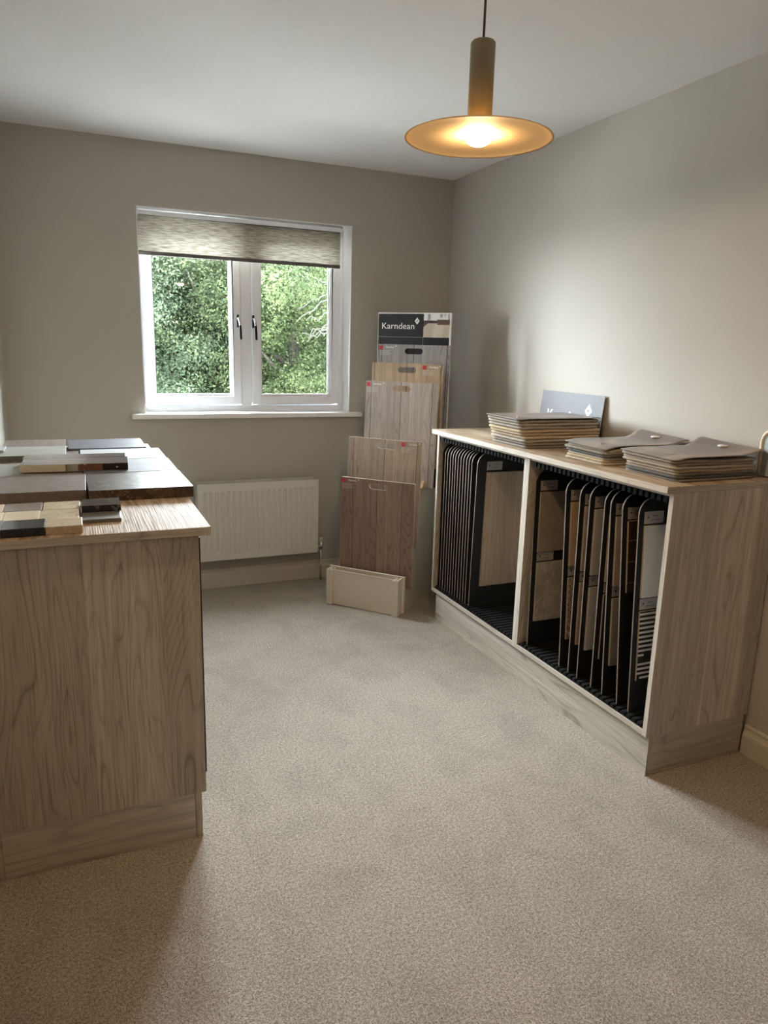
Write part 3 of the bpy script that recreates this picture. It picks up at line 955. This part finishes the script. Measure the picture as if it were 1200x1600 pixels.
# brochures on the slabs
def photo_print(name):
    m, nt, bs = new_mat(name)
    tc = N(nt, 'ShaderNodeTexCoord')
    sp = N(nt, 'ShaderNodeSeparateXYZ')
    lk(nt, tc.outputs['Object'], sp.inputs[0])
    u = math_(nt, 'DIVIDE', math_(nt, 'ADD', sp.outputs[0], .168), .336)
    c = ramp(nt, u, [(0, (.66, .58, .45)), (.41, (.66, .58, .45)), (.415, (.16, .12, .08)), (.44, (.30, .27, .22)), (.52, (.40, .36, .30)), (.535, (.16, .07, .04)), (.755, (.17, .08, .05)), (.76, (.012, .010, .010)), (1, (.02, .017, .015))])
    nd = c.node
    nd.color_ramp.interpolation = 'LINEAR'
    vo = N(nt, 'ShaderNodeTexVoronoi')
    vo.inputs['Scale'].default_value = 60
    lk(nt, mapped(nt, (1, 1, 1.6)), vo.inputs['Vector'])
    spot = math_(nt, 'MULTIPLY', math_(nt, 'GREATER_THAN', u, .5), math_(nt, 'LESS_THAN', vo.outputs['Distance'], .22))
    pick = N(nt, 'ShaderNodeSeparateColor')
    lk(nt, vo.outputs['Color'], pick.inputs[0])
    spot = math_(nt, 'MULTIPLY', spot, math_(nt, 'GREATER_THAN', pick.outputs[0], .62))
    c = mix(nt, spot, c, (.50, .42, .36))
    lk(nt, c, bs.inputs['Base Color'])
    bs.inputs['Roughness'].default_value = .2
    return m
M['photo_spine'] = photo_print('brochure_photo_print')
def photo_top(name):
    m, nt, bs = new_mat(name)
    tc = N(nt, 'ShaderNodeTexCoord')
    sp = N(nt, 'ShaderNodeSeparateXYZ')
    lk(nt, tc.outputs['Object'], sp.inputs[0])
    u = math_(nt, 'DIVIDE', math_(nt, 'ADD', sp.outputs[0], .168), .336)
    st = noise(nt, mapped(nt, (4, 40, 4)), 1, 2)
    a = ramp(nt, u, [(0, (.55, .53, .50)), (.25, (.60, .58, .56)), (.5, (.42, .40, .38)), (.66, (.16, .14, .13)), (1, (.07, .06, .06))])
    c = mix(nt, .5, a, ramp(nt, st, [(.4, (.25, .23, .22)), (.55, (.8, .79, .78))]), 'MULTIPLY')
    lk(nt, c, bs.inputs['Base Color'])
    bs.inputs['Roughness'].default_value = .18
    return m
M['photo_top'] = photo_top('brochure_cover_print')
ZB2 = ZT + H + .0005
def brochure(label, y0, y1, z1, sk=0):
    t = thing('brochure', label, 'brochure', (0, (y0 + y1) / 2, ZB2), rotz=R(-3.0))
    dy = (y1 - y0) / 2
    obj('page_block', MB().box(-.163, .163, -dy + .002, dy - .002, .001, z1 - .001), 'white_print', t)
    cv = MB().box(-.167, .167, -dy, dy, z1 - .001, z1, 0).box(-.167, .167, -dy, dy, 0, .001, 0).box(-.167, .167, -dy, -dy + .0012, .001, z1 - .001, 1)
    obj('cover', cv, ['photo_top', 'photo_spine'], t)
brochure('thick brochure with a cream and kitchen-photo spine lying on the slabs', 2.598, 2.742, .0245)
brochure('second grey brochure lying just behind the thick cream-spined brochure', 2.760, 2.842, .0235)

# ------------------------------------------------------------------ carpet sample books
def swatch_mat(name, c, ns=260):
    m, nt, bs = new_mat(name)
    v = mapped(nt, (1, 1, 1))
    f = noise(nt, v, ns, 2, .7)
    lk(nt, ramp(nt, f, [(.35, tuple(x * .6 for x in c)), (.65, c)]), bs.inputs['Base Color'])
    bs.inputs['Roughness'].default_value = .95
    bs.inputs['Specular IOR Level'].default_value = .1
    bump(nt, bs, f, .8, .003)
    return m
SW = [swatch_mat('carpet_swatch_%d' % i, tuple(x * 1.45 for x in c)) for i, c in enumerate([
    (.34, .29, .23), (.25, .22, .185), (.30, .26, .22), (.46, .36, .24), (.42, .33, .225), (.33, .29, .24), (.44, .36, .26), (.22, .20, .18), (.12, .125, .12), (.40, .34, .27)])]
def cover_mat(name, seed):
    m, nt, bs = new_mat(name)
    f = noise(nt, mapped(nt, (2.2, 6, 1), loc=(seed, seed * 2.1, 0), rot=(0, 0, .5)), 1.0, 1, .3, .2)
    c = ramp(nt, f, [(.40, (.19, .155, .14)), (.55, (.21, .175, .155)), (.60, (.34, .25, .185)), (.64, (.25, .215, .19)), (.72, (.20, .17, .155))])
    lk(nt, c, bs.inputs['Base Color'])
    bs.inputs['Roughness'].default_value = .36
    return m
def sheet(x0, x1, y0, y1, zf, th, nx=22, ny=12, rnd=.014, hole=None, mi=0, notch=None):
    """rounded rectangular soft sheet with height function zf(u,v); returns MB"""
    m = MB()
    top, bot = [], []
    idx = {}
    for j in range(ny + 1):
        for i in range(nx + 1):
            u, v = i / nx, j / ny
            x = x0 + (x1 - x0) * u
            y = y0 + (y1 - y0) * v
            # pull corners in for a rounded outline
            for cu, cv_, cx, cy in ((0, 0, x0, y0), (1, 0, x1, y0), (0, 1, x0, y1), (1, 1, x1, y1)):
                if u == cu and v == cv_:
                    x += rnd * .3 * (1 if cu == 0 else -1)
                    y += rnd * .3 * (1 if cv_ == 0 else -1)
            if notch:
                x, y = notch(u, v, x, y)
            z = zf(u, v)
            top.append((x, y, z + th))
            bot.append((x, y, z))
    nX = nx + 1
    o1 = 0
    q = [(j * nX + i, j * nX + i + 1, (j + 1) * nX + i + 1, (j + 1) * nX + i) for j in range(ny) for i in range(nx)]
    m.add(top, q, mi, True)
    m.add(bot, [f[::-1] for f in q], mi, True)
    ring = [i for i in range(nX)] + [(j * nX + nx) for j in range(1, ny + 1)] + [(ny * nX + i) for i in range(nx - 1, -1, -1)] + [j * nX for j in range(ny - 1, 0, -1)]
    for a in range(len(ring)):
        p, r = ring[a], ring[(a + 1) % len(ring)]
        # bulging soft edge
        def mid(k):
            t_, b_ = Vector(top[k]), Vector(bot[k])
            c_ = Vector(((x0 + x1) / 2, (y0 + y1) / 2, (t_.z + b_.z) / 2))
            d = (t_ + b_) / 2 - c_
            d.z = 0
            d.normalize()
            return (t_ + b_) / 2 + d * th * .45
        m.add([top[p], mid(p), mid(r), top[r]], [(0, 1, 2, 3)], mi, True)
        m.add([mid(p), bot[p], bot[r], mid(r)], [(0, 1, 2, 3)], mi, True)
    return m

def book(label, x0, x1, y0, y1, n, th, mats, wave, cover, seed, cov_ext=0.0, text=True, group=None):
    rnd = random.Random(seed)
    zt = WT1 + .0004
    t = thing('carpet_sample_book', label, 'sample book', ((x0 + x1) / 2, (y0 + y1) / 2, zt), group=group)
    cx, cy = (x0 + x1) / 2, (y0 + y1) / 2
    for k in range(n):
        fk = k / max(1, n - 1)
        jx0, jy0 = rnd.uniform(0, .012) + (1 - fk) * wave[2], rnd.uniform(-.004, .006) + (1 - fk) * wave[3]
        jx1, jy1 = rnd.uniform(-.012, 0), rnd.uniform(-.01, .003)
        amp = wave[0] * fk
        ph = wave[1]
        zf = lambda u, v, k=k, amp=amp: k * (th * 1.26) + amp * (math.cos(ph * u + .6) - 1) * (1 if u < .3 else .55 + .45 * math.cos((u - .3) * 2.6)) - amp * .55 * math.exp(-((u / .13) ** 2)) * (1 - v * .5) * (.7) + .0007 * math.sin(9 * u + k * 2.1) * min(1, k)
        # keep the whole swatch above the worktop and the swatch beneath
        zz = lambda u, v, zf=zf, k=k: max(zf(u, v), k * th * .92)
        m = sheet(x0 - cx + jx0, x1 - cx + jx1, y0 - cy + jy0, y1 - cy + jy1, zz, th)
        obj('swatch', m, SW[mats[k % len(mats)]], t)
    ztop = lambda u, v: max((n - 1) * (th * 1.26), 0) + th + .0012
    hz = n * (th * 1.26) + .001
    ex = cov_ext
    amp = wave[0]
    def zc(u, v):
        base = hz + (amp * (math.cos(wave[1] * min(u, 1) + .6) - 1)) * 0 - amp * .75 * math.exp(-((u / .10) ** 2)) * (1 - v * .5)
        if ex:
            base += .022 * math.exp(-(((u - .93) / .10) ** 2)) * (.25 + .75 * v) + .010 * max(0, (u - .75) / .25)
        return base
    m = sheet(x0 - cx - .004, x1 - cx + ex, y0 - cy - .006, y1 - cy + .004, zc, .0016, nx=40, ny=16)
    co = obj('cover', m, cover, t)
    if ex:
        # plastic hanging eyelet, sits on the raised end of the cover
        eu, ev = .86, .50
        ez = zc(eu, ev) + .0022
        exx = (x0 - cx - .004) + (x1 - x0 + ex + .004) * eu
        eyy = (y0 - cy) + (y1 - y0) * ev
        e = MB().lathe([(0, ez + .0025), (.014, ez + .0025), (.018, ez + .001), (.018, ez - .003), (0, ez - .003)], 20, c=(exx, eyy))
        obj('eyelet', e, 'white_print', co)
    # printed title lines on the cover: thin pale strips following the cover
    pr = MB()
    lines = [(.16, .30, .25, .60), (.20, .33, .40, .58), (.24, .36, .48, .56)] if text else []
    W_, D_ = (x1 - x0 + ex), (y1 - y0)
    for (u0, va, u1, vb) in [(.10, .30, .30, .33), (.13, .38, .27, .40), (.16, .45, .30, .47)]:
        a0, a1 = x0 - cx + W_ * u0, x0 - cx + W_ * u1
        c0, c1 = y0 - cy + D_ * va, y0 - cy + D_ * vb
        zq = max(zc(u0, va), zc(u1, va), zc(u1, vb)) + .0021
        pr.box(a0, a1, c0, c1, zq - .0012, zq)
    obj('print', pr, 'grey_print', co)
    return t
CVM = [cover_mat('sample_cover_print_%d' % i, 3.0 + i * 4.7) for i in range(3)]
book('tall neat carpet sample book stack in front of the grey logo card', 1.668, 2.075, 2.492, 2.760, 9, .0106, [7, 1, 5, 6, 4, 3, 2, 0, 1], (.004, 1.2, .035, -.012), CVM[0], 1)
book('middle carpet sample book with a drooping corner and humped cover', 1.722, 2.075, 2.030, 2.262, 6, .0090, [9, 4, 5, 8, 1, 0], (.016, 1.6, .0, .0), CVM[1], 5, cov_ext=.040)
book('carpet sample book nearest the camera with a dark blue-grey lower swatch', 1.720, 2.082, 1.702, 1.948, 7, .0086, [7, 8, 1, 6, 5, 0, 2], (.010, 1.4, .020, -.006), CVM[2], 9, cov_ext=.030)

# ------------------------------------------------------------------ logo helpers
def logo_diamond(parent, cx, cz, s, y, mat_bg='white_print', mat_fg='print_dark', tilt=0.0):
    d = MB()
    yy = y - .0008
    pts = [(cx, cz - s), (cx + s * .78, cz), (cx, cz + s), (cx - s * .78, cz)]
    d.prism(pts, 'y', yy, y)
    do = obj('logo_diamond', d, mat_bg, parent)
    # small long-necked standing animal silhouette
    k = s * .50
    an = [(-.62, -.75), (-.5, -.75), (-.42, -.2), (.0, -.12), (.10, -.75), (.22, -.75), (.30, .0), (.42, .42), (.75, .40), (.78, .55),
          (.48, .78), (.30, .62), (.16, .22), (-.15, .34), (-.45, .22), (-.62, -.05)]
    a = MB().prism([(cx + px * k * .8, cz + pz * k * .8) for px, pz in an], 'y', yy - .0006, yy)
    obj('animal_mark', a, mat_fg, do)
    return do
def face_mtx(x, y, z):
    """text in the XZ plane reading towards -Y"""
    return Matrix.Translation((x, y, z)) @ Matrix.Rotation(R(90), 4, 'X')

# grey card leaning on the right wall behind the first book; local -Y faces the room
cd = thing('logo_card', 'grey logo card leaning on the wall behind the tall sample book', 'sign', (2.112, 2.775, WT1 + .0005), rotz=R(-90), rotx=R(-6))
obj('card', MB().box(-.228, .228, 0, .004, 0.003, .211, faces=[1, 1, 0, 0, 1, 1]), ['card_grey', 'white_print'], cd)
text_mesh('lettering', 'Karndean', .092, 'white_print', cd, face_mtx(-.170, -.0008, .060), bold=.0012, sx=.80)
logo_diamond(cd, .135, .138, .031, 0)

# pale bentwood loop at the far right
lo = thing('bentwood_frame', 'small arched pale wood frame behind the sample book nearest the camera', 'frame', (2.125, 1.690, WT1 + .0005))
pts = [(0, .037, .008), (0, .037, .09)]
for k in range(0, 13):
    a = R(180 - 15 * k)
    pts.append((0, .0 - .037 * math.cos(a) * 1.0, .118 + .037 * math.sin(a)))
pts += [(0, -.037, .09), (0, -.037, .008)]
pts = [(0, .037, .008), (0, .037, .06)] + [(0, .037 * math.cos(R(15 * k)), .116 + .040 * math.sin(R(15 * k))) for k in range(13)] + [(0, -.037, .06), (0, -.037, .008)]
obj('arch', MB().tube(pts, .0072, 14), plain('pale_birch', (.70, .58, .42), .45, nz=.06, nscale=50), lo)
obj('inner_panel', MB().prism([(.033 * math.cos(R(15 * k)), .114 + .036 * math.sin(R(15 * k))) for k in range(13)] + [(-.033, .004), (.033, .004)], 'x', -.002, .002), plain('pale_blue_card', (.42, .50, .56), .5), lo)

# ------------------------------------------------------------------ flooring display stand
SA = R(-48)
FR = (1.506, 3.265, 0)
st = thing('flooring_display_stand', 'tall white stepped flooring display stand in the corner with black header', 'display stand', FR, rotz=SA)
# local frame: x along the front (0 = right end, negative to the left), y back into the corner
# trough box at the front
tr = MB()
W0, W1 = -.428, .0
tr.box(W0 + .014, W1 - .014, .006, .010, .004, .197)           # front board
tr.box(W0 - .010, W1 + .012, .052, .064, .004, .203)            # back board
obj('trough_front', tr, ['cream_plastic'], st, bevel=.001, seg=1)
for (a, b) in ((W0 + .0, W0 + .012), (W0 + .020, W0 + .030), (W1 - .030, W1 - .020), (W1 - .012, W1)):
    pass
for sgn, W_a in ((1, W0), (-1, W1)):
    e = MB()
    for d0, d1, yy0, yy1, zt_ in ((0, .010, -.002, .052, .200), (.024, .031, 0, .052, .1985), (0, .035, -.0045, -.002, .199)):
        e.box(min(W_a + sgn * d0, W_a + sgn * d1), max(W_a + sgn * d0, W_a + sgn * d1), yy0, yy1, .001, zt_)
    obj('trough_end', e, ['cream_plastic'], st, bevel=.001, seg=1)
obj('trough_cap', MB().box(W0 + .005, W1 - .005, .005, .011, .1972, .2000).box(W0 - .010, W1 + .012, .0515, .0645, .2032, .2055), 'edge_white', st)
# stepped side panels
prof = [(.066, .0), (.066, .115), (.100, .200), (.150, .372), (.190, .535), (.245, .648), (.275, .642), (.312, .740), (.352, .735), (.372, .80), (.40, .86), (.455, .90), (.500, .90), (.500, .0)]
for s0 in (-.020, -.408):
    sp_ = MB().prism(prof, 'x', s0, s0 + .018, mi=1, capmi=0)
    obj('side_panel', sp_, ['stand_white', 'peg_wood'], st)
pegs = MB()
for (a, b) in (((.237, .652), (.180, .545)), ((.315, .740), (.262, .652))):
    for s0 in (-.004, -.424):
        (y1_, z1_), (y0_, z0_) = a, b
        pegs.prism([(y1_, z1_), (y1_ + .034, z1_), (y0_ + .030, z0_), (y0_, z0_)], 'x', s0, s0 + .014)
obj('support_block', pegs, 'peg_wood', st, bevel=.001, seg=1)
obj('back_panel', MB().box(-.408, -.002, .5005, .512, .0, .93), 'stand_white', st)
obj('shelf_rail', MB().box(-.390, -.020, .074, .094, .105, .122).box(-.390, -.020, .150, .170, .31, .33).box(-.390, -.020, .31, .33, .61, .63), 'stand_white', st)
# header board
hb = obj('header_board', MB().box(-.367, .063, .450, .462, .62, 1.5715, faces=[1, 1, 0, 0, 1, 1]), ['header_black', 'stand_white'], st)
obj('white_border', MB().box(-.367, .063, .4485, .450, 1.5655, 1.5715).box(-.367, -.3645, .4485, .450, .9, 1.5655).box(.0555, .063, .4485, .450, .9, 1.5655), 'white_print', hb)
obj('divider_line', MB().box(-.3645, -.096, .4490, .450, 1.4415, 1.4425).box(-.0965, -.0955, .4490, .450, 1.40, 1.4415), 'grey_print', hb)
def room_photo(name):
    m, nt, bs = new_mat(name)
    tc = N(nt, 'ShaderNodeTexCoord')
    sp = N(nt, 'ShaderNodeSeparateXYZ')
    lk(nt, tc.outputs['Object'], sp.inputs[0])
    x = math_(nt, 'DIVIDE', math_(nt, 'ADD', sp.outputs[0], .0945), .150)
    z = math_(nt, 'DIVIDE', math_(nt, 'SUBTRACT', sp.outputs[2], 1.4425), .123)
    col = ramp(nt, noise(nt, mapped(nt, (60, 1, 14)), 1, 2), [(.42, (.35, .33, .32)), (.52, (.82, .82, .84))])   # bright windows
    furn = math_(nt, 'MULTIPLY', math_(nt, 'LESS_THAN', z, .72), math_(nt, 'GREATER_THAN', z, .58))
    col = mix(nt, furn, col, ramp(nt, noise(nt, mapped(nt, (50, 1, 50)), 1, 2), [(.4, (.04, .025, .02)), (.6, (.16, .11, .09))]))
    flr = math_(nt, 'LESS_THAN', z, .60)
    strk = noise(nt, mapped(nt, (30, 1, 6), rot=(0, .7, 0)), 1, 1)
    col = mix(nt, flr, col, ramp(nt, strk, [(.4, (.50, .44, .35)), (.6, (.62, .56, .46))]))
    sofa = math_(nt, 'MULTIPLY', math_(nt, 'GREATER_THAN', x, .52), math_(nt, 'MULTIPLY', math_(nt, 'LESS_THAN', z, .76), math_(nt, 'GREATER_THAN', z, .54)))
    col = mix(nt, sofa, col, (.13, .07, .06))
    sofa2 = math_(nt, 'MULTIPLY', math_(nt, 'LESS_THAN', x, .22), math_(nt, 'MULTIPLY', math_(nt, 'LESS_THAN', z, .72), math_(nt, 'GREATER_THAN', z, math_(nt, 'ADD', .44, x))))
    col = mix(nt, sofa2, col, (.09, .06, .05))
    lk(nt, col, bs.inputs['Base Color'])
    bs.inputs['Roughness'].default_value = .3
    return m
M['room_photo'] = room_photo('living_room_print')
obj('room_photo', MB().box(-.0945, .0555, .4488, .450, 1.4425, 1.5655), 'room_photo', hb)
text_mesh('lettering', 'Karndean', .0485, 'white_print', hb, face_mtx(-.346, .4490, 1.4845), bold=.0, sx=1.06)
logo_diamond(hb, -.1335, 1.528, .0185, .450)

def floor_mat(name, light, dark, **kw):
    M[name] = wood(name, light, dark, 'z', **kw)
    return name
floor_mat('floor_grey_swirl', (.36, .345, .34), (.14, .135, .135), rings=16, across=6, seams=5.2, fine=.4)
floor_mat('floor_tan', (.48, .35, .235), (.27, .18, .11), rings=9, across=9, seams=5.1, fine=.5)
floor_mat('floor_greige', (.48, .41, .37), (.22, .185, .165), rings=12, across=7, seams=5.6, fine=.5)
floor_mat('floor_honey', (.45, .35, .26), (.25, .18, .13), rings=10, across=8, seams=5.4, fine=.5)
floor_mat('floor_walnut', (.34, .225, .165), (.12, .075, .052), rings=12, across=7, seams=7.0, fine=.5)

def floor_panel(label, xl, xr, y, z0, z1, mat, red_left, lean, hx=.5):
    """panel with a rounded hand hole near the top"""
    w_ = xr - xl
    t = thing('flooring_panel', label, 'flooring sample', tuple(Vector(FR) + Matrix.Rotation(SA, 3, 'Z') @ Vector(((xl + xr) / 2, y, z0))), rotz=SA, rotx=-lean, group='flooring panels on the stepped stand')
    h_ = (z1 - z0) / math.cos(lean)
    a, b = -w_ / 2, w_ / 2
    cx = a + w_ * hx
    hw, hh = .054, .0155
    zc = h_ - .035
    m = MB()
    n = 8
    hole = [(cx + (hw - hh) + hh * math.cos(R(-90 + 180 * k / n)), zc + hh * math.sin(R(-90 + 180 * k / n))) for k in range(n + 1)]
    hole += [(cx - (hw - hh) + hh * math.cos(R(90 + 180 * k / n)), zc + hh * math.sin(R(90 + 180 * k / n))) for k in range(n + 1)]
    th_ = .007
    # faces around the hole: split into right and left halves plus strips
    for yy, flip in ((0, False), (th_, True)):
        def F(ps):
            m.add([(p[0], yy, p[1]) for p in (ps[::-1] if flip else ps)], [tuple(range(len(ps)))], 0)
        zl, zh = zc - hh, zc + hh
        F([(a, 0), (b, 0), (b, zl), (cx + hw - hh, zl), (cx - hw + hh, zl), (a, zl)])
        F([(a, zh), (cx - hw + hh, zh), (cx + hw - hh, zh), (b, zh), (b, h_), (a, h_)])
        F([hole[k] for k in range(n, -1, -1)] + [(b, zl), (b, zh)])
        F([hole[k] for k in range(2 * n + 1, n, -1)] + [(a, zh), (a, zl)])
    def side(ps):
        for i in range(len(ps)):
            p, q = ps[i], ps[(i + 1) % len(ps)]
            m.add([(p[0], 0, p[1]), (q[0], 0, q[1]), (q[0], th_, q[1]), (p[0], th_, p[1])], [(0, 1, 2, 3)], 1)
    side([(a, 0), (b, 0), (b, zc - hh), (b, zc + hh), (b, h_), (a, h_), (a, zc + hh), (a, zc - hh)])
    side(hole)
    obj('board', m, [mat, 'edge_white'], t)
    x0 = a + .006 if red_left else b - .118
    p = obj('label_sticker', MB().box(x0, x0 + .021, -.0008, 0, h_ - .030, h_ - .008), 'red_print', t)
    pr = MB()
    for k in range(4):
        zz = h_ - .036 - k * .0075
        pr.box(x0 + .002, x0 + .074 - (k % 2) * .012, -.0006, 0, zz, zz + .0014)
    obj('fine_print', pr, 'grey_print', t)
    text_mesh('lettering', 'Karndean', .0125, 'white_print', t, face_mtx(x0 + .040, -.0006, h_ - .020))
    obj('logo_mark', MB().prism([(x0 + .100, h_ - .014), (x0 + .103, h_ - .010), (x0 + .100, h_ - .006), (x0 + .097, h_ - .010)], 'y', -.0006, 0), 'white_print', t)
    return t
floor_panel('grey swirl-grain flooring panel, top of the stand just below the black header', -.352, .071, .412, .835, 1.402, 'floor_grey_swirl', True, R(2))
floor_panel('tan oak flooring panel, second from the top of the stand', -.361, .059, .352, .745, 1.303, 'floor_tan', False, R(2))
floor_panel('grey-beige flooring panel, largest visible in the middle of the stand', -.362, .060, .283, .650, 1.205, 'floor_greige', True, R(2))
floor_panel('honey-brown flooring panel, second from the bottom of the stand', -.389, .040, .134, .349, .910, 'floor_honey', False, R(3.0), hx=.52)
floor_panel('dark walnut flooring panel at the bottom of the stand behind the white trough', -.389, .041, .078, .136, .7035, 'floor_walnut', True, R(0), hx=.52)

# ------------------------------------------------------------------ outside
gd = obj('ground', MB().box(-14, 18, YB + T + .001, 34, -.45, -.35), plain('pale_bounce_ground', (.78, .77, .74), .9, nz=.1, nscale=3), org=(2, 12, -.35))  # unseen ground, coloured very pale to bounce daylight up to the ceiling
struct(gd)
fence = thing('garden_fence', 'low weathered timber fence below the trees outside the window', 'fence', (3, 14.35, -.35))
fm_ = wood('fence_timber', (.10, .08, .055), (.05, .04, .028), 'x', rings=6, across=6, fine=.4, bmp=.3)
for k in range(6):
    obj('fence_board', MB().box(-8, 12, 14.35, 14.37, -.44 + k * .175, -.44 + k * .175 + .165), fm_, fence, world=True)
for k in range(9):
    obj('fence_post', MB().box(-7.5 + k * 2.4, -7.4 + k * 2.4, 14.375, 14.46, -.35, .66), fm_, fence, world=True)

LM = [leaf('leaves_mid_green', (.009, .014, .007), (.046, .062, .030), (.125, .145, .075), 1.0),
      leaf('leaves_bluish_green', (.010, .017, .011), (.050, .070, .042), (.13, .165, .10), 4.0),
      leaf('leaves_bright_green', (.009, .015, .006), (.043, .060, .026), (.115, .14, .065), 7.0),
      leaf('leaves_deep_green', (.012, .020, .011), (.04, .058, .03), (.11, .14, .07), 9.0)]
def foliage(name, blobs, nleaf, size, mat, parent, seed, shell=.72):
    rg = np.random.default_rng(seed)
    tot = sum(b[3] * b[4] for b in blobs)
    P, Nn = [], []
    for (cx, cy, cz, rx, rz) in blobs:
        n = int(nleaf * rx * rz / tot)
        ncl = max(20, n // 60)
        d = rg.normal(size=(ncl, 3))
        d /= np.linalg.norm(d, axis=1)[:, None]
        rad = shell + (1 - shell) * rg.random(ncl) ** .6
        c = d * rad[:, None] * np.array([rx, rx, rz]) + np.array([cx, cy, cz])
        ids = rg.integers(0, ncl, n)
        sp = rg.normal(size=(n, 3)) * np.array([.13, .13, .085])
        P.append(c[ids] + sp)
        Nn.append(d[ids] * .8 + rg.normal(size=(n, 3)) * .55 + np.array([0, 0, .45]))
    P, Nn = np.concatenate(P), np.concatenate(Nn)
    Nn /= np.linalg.norm(Nn, axis=1)[:, None]
    n = len(P)
    t = np.cross(Nn, rg.normal(size=(n, 3)))
    t /= np.linalg.norm(t, axis=1)[:, None]
    b = np.cross(Nn, t)
    s = (size * rg.uniform(.6, 1.3, n))[:, None]
    V = np.stack([P - t * s, P - b * s * .55 + Nn * s * .12, P + t * s, P + b * s * .55 + Nn * s * .12], 1).reshape(-1, 3)
    me = bpy.data.meshes.new(name)
    me.vertices.add(4 * n)
    me.vertices.foreach_set('co', V.astype(np.float32).ravel())
    me.loops.add(4 * n)
    me.loops.foreach_set('vertex_index', np.arange(4 * n, dtype=np.int32))
    me.polygons.add(n)
    me.polygons.foreach_set('loop_start', np.arange(0, 4 * n, 4, dtype=np.int32))
    me.update(calc_edges=True)
    me.validate()
    me.materials.append(mat)
    o = bpy.data.objects.new(name, me)
    o.parent = parent
    COL.objects.link(o)
    return o
def tree(label, x, y, h, r, seed, mat, nleaf=16000, size=.027, cat='tree', bare=False):
    t = thing('tree', label, cat, (x, y, -.35), group=None)
    rnd = random.Random(seed)
    tk = MB().tube([(0, 0, 0), (.05, 0, h * .3), (-.05, .1, h * .6), (.05, 0, h * .85)], [.13, .11, .08, .04], 10)
    obj('trunk', tk, 'bark', t)
    br_ = MB()
    for k in range(7):
        a = rnd.uniform(0, 6.28)
        z0 = h * rnd.uniform(.25, .7)
        l = r * rnd.uniform(.6, 1.0)
        br_.tube([(0, 0, z0), (math.cos(a) * l * .5, math.sin(a) * l * .5, z0 + .3), (math.cos(a) * l, math.sin(a) * l, z0 + .75)], [.045, .03, .012], 7)
    obj('branches', br_, 'bark', t)
    blobs = []
    for k in range(22):
        a = rnd.uniform(0, 6.28)
        rr = r * rnd.uniform(.25, .95)
        zz = h * (.12 + .74 * (k + .5) / 22)
        blobs.append((math.cos(a) * rr, math.sin(a) * rr, zz, r * rnd.uniform(.28, .46), r * rnd.uniform(.22, .34)))
    blobs.append((0, 0, h * .5, r * .7, h * .36))
    foliage('foliage', blobs, nleaf, size, mat, t, seed)
    if bare:
        bb = MB()
        for k in range(9):
            z0 = 1.9 + k * .09
            x0 = rnd.uniform(.2, .7)
            pts = []
            px, pz = x0, z0
            for j in range(7):
                pts.append((px, -r * .95 - .1 - .03 * j, pz))
                px -= rnd.uniform(.05, .16)
                pz += rnd.uniform(-.14, .07)
            bb.tube(pts, [.016 - .0018 * j for j in range(7)], 6)
        obj('bare_branches', bb, plain('pale_branch', (.035, .033, .025), .8), t)
    return t
tree('bushy mid-green tree outside, filling the left window pane', .75, 12.9, 3.95, 1.3, 3, LM[1], 70000)
tree('pale green rounded tree outside behind the middle mullion', 2.3, 13.0, 3.95, 1.3, 11, LM[0], 70000)
tree('bright green tree outside the right pane with bare branches showing', 3.75, 12.9, 3.85, 1.2, 21, LM[2], 64000, bare=True)
tree('green tree outside beyond the right edge of the window', 5.6, 12.8, 3.5, 1.4, 31, LM[0], 18000)
tree('green tree outside beyond the left edge of the window', -1.3, 12.8, 3.5, 1.4, 41, LM[2], 16000)
tree('deep green tree standing behind the tree in the left pane', .6, 17.3, 5.0, 1.9, 51, LM[3], 30000, .08)
tree('deep green tree standing behind the pale green rounded tree', 3.2, 17.4, 5.1, 1.9, 66, LM[3], 30000, .08)
tree('deep green tree standing behind the tree with bare branches', 5.9, 17.3, 5.0, 1.9, 61, LM[3], 30000, .08)
tree('deep green tree at the far left of the garden', -2.4, 17.3, 4.6, 1.9, 71, LM[3], 14000, .08)
tree('deep green tree at the far right of the garden', 9.2, 17.3, 4.6, 1.9, 81, LM[3], 14000, .08)
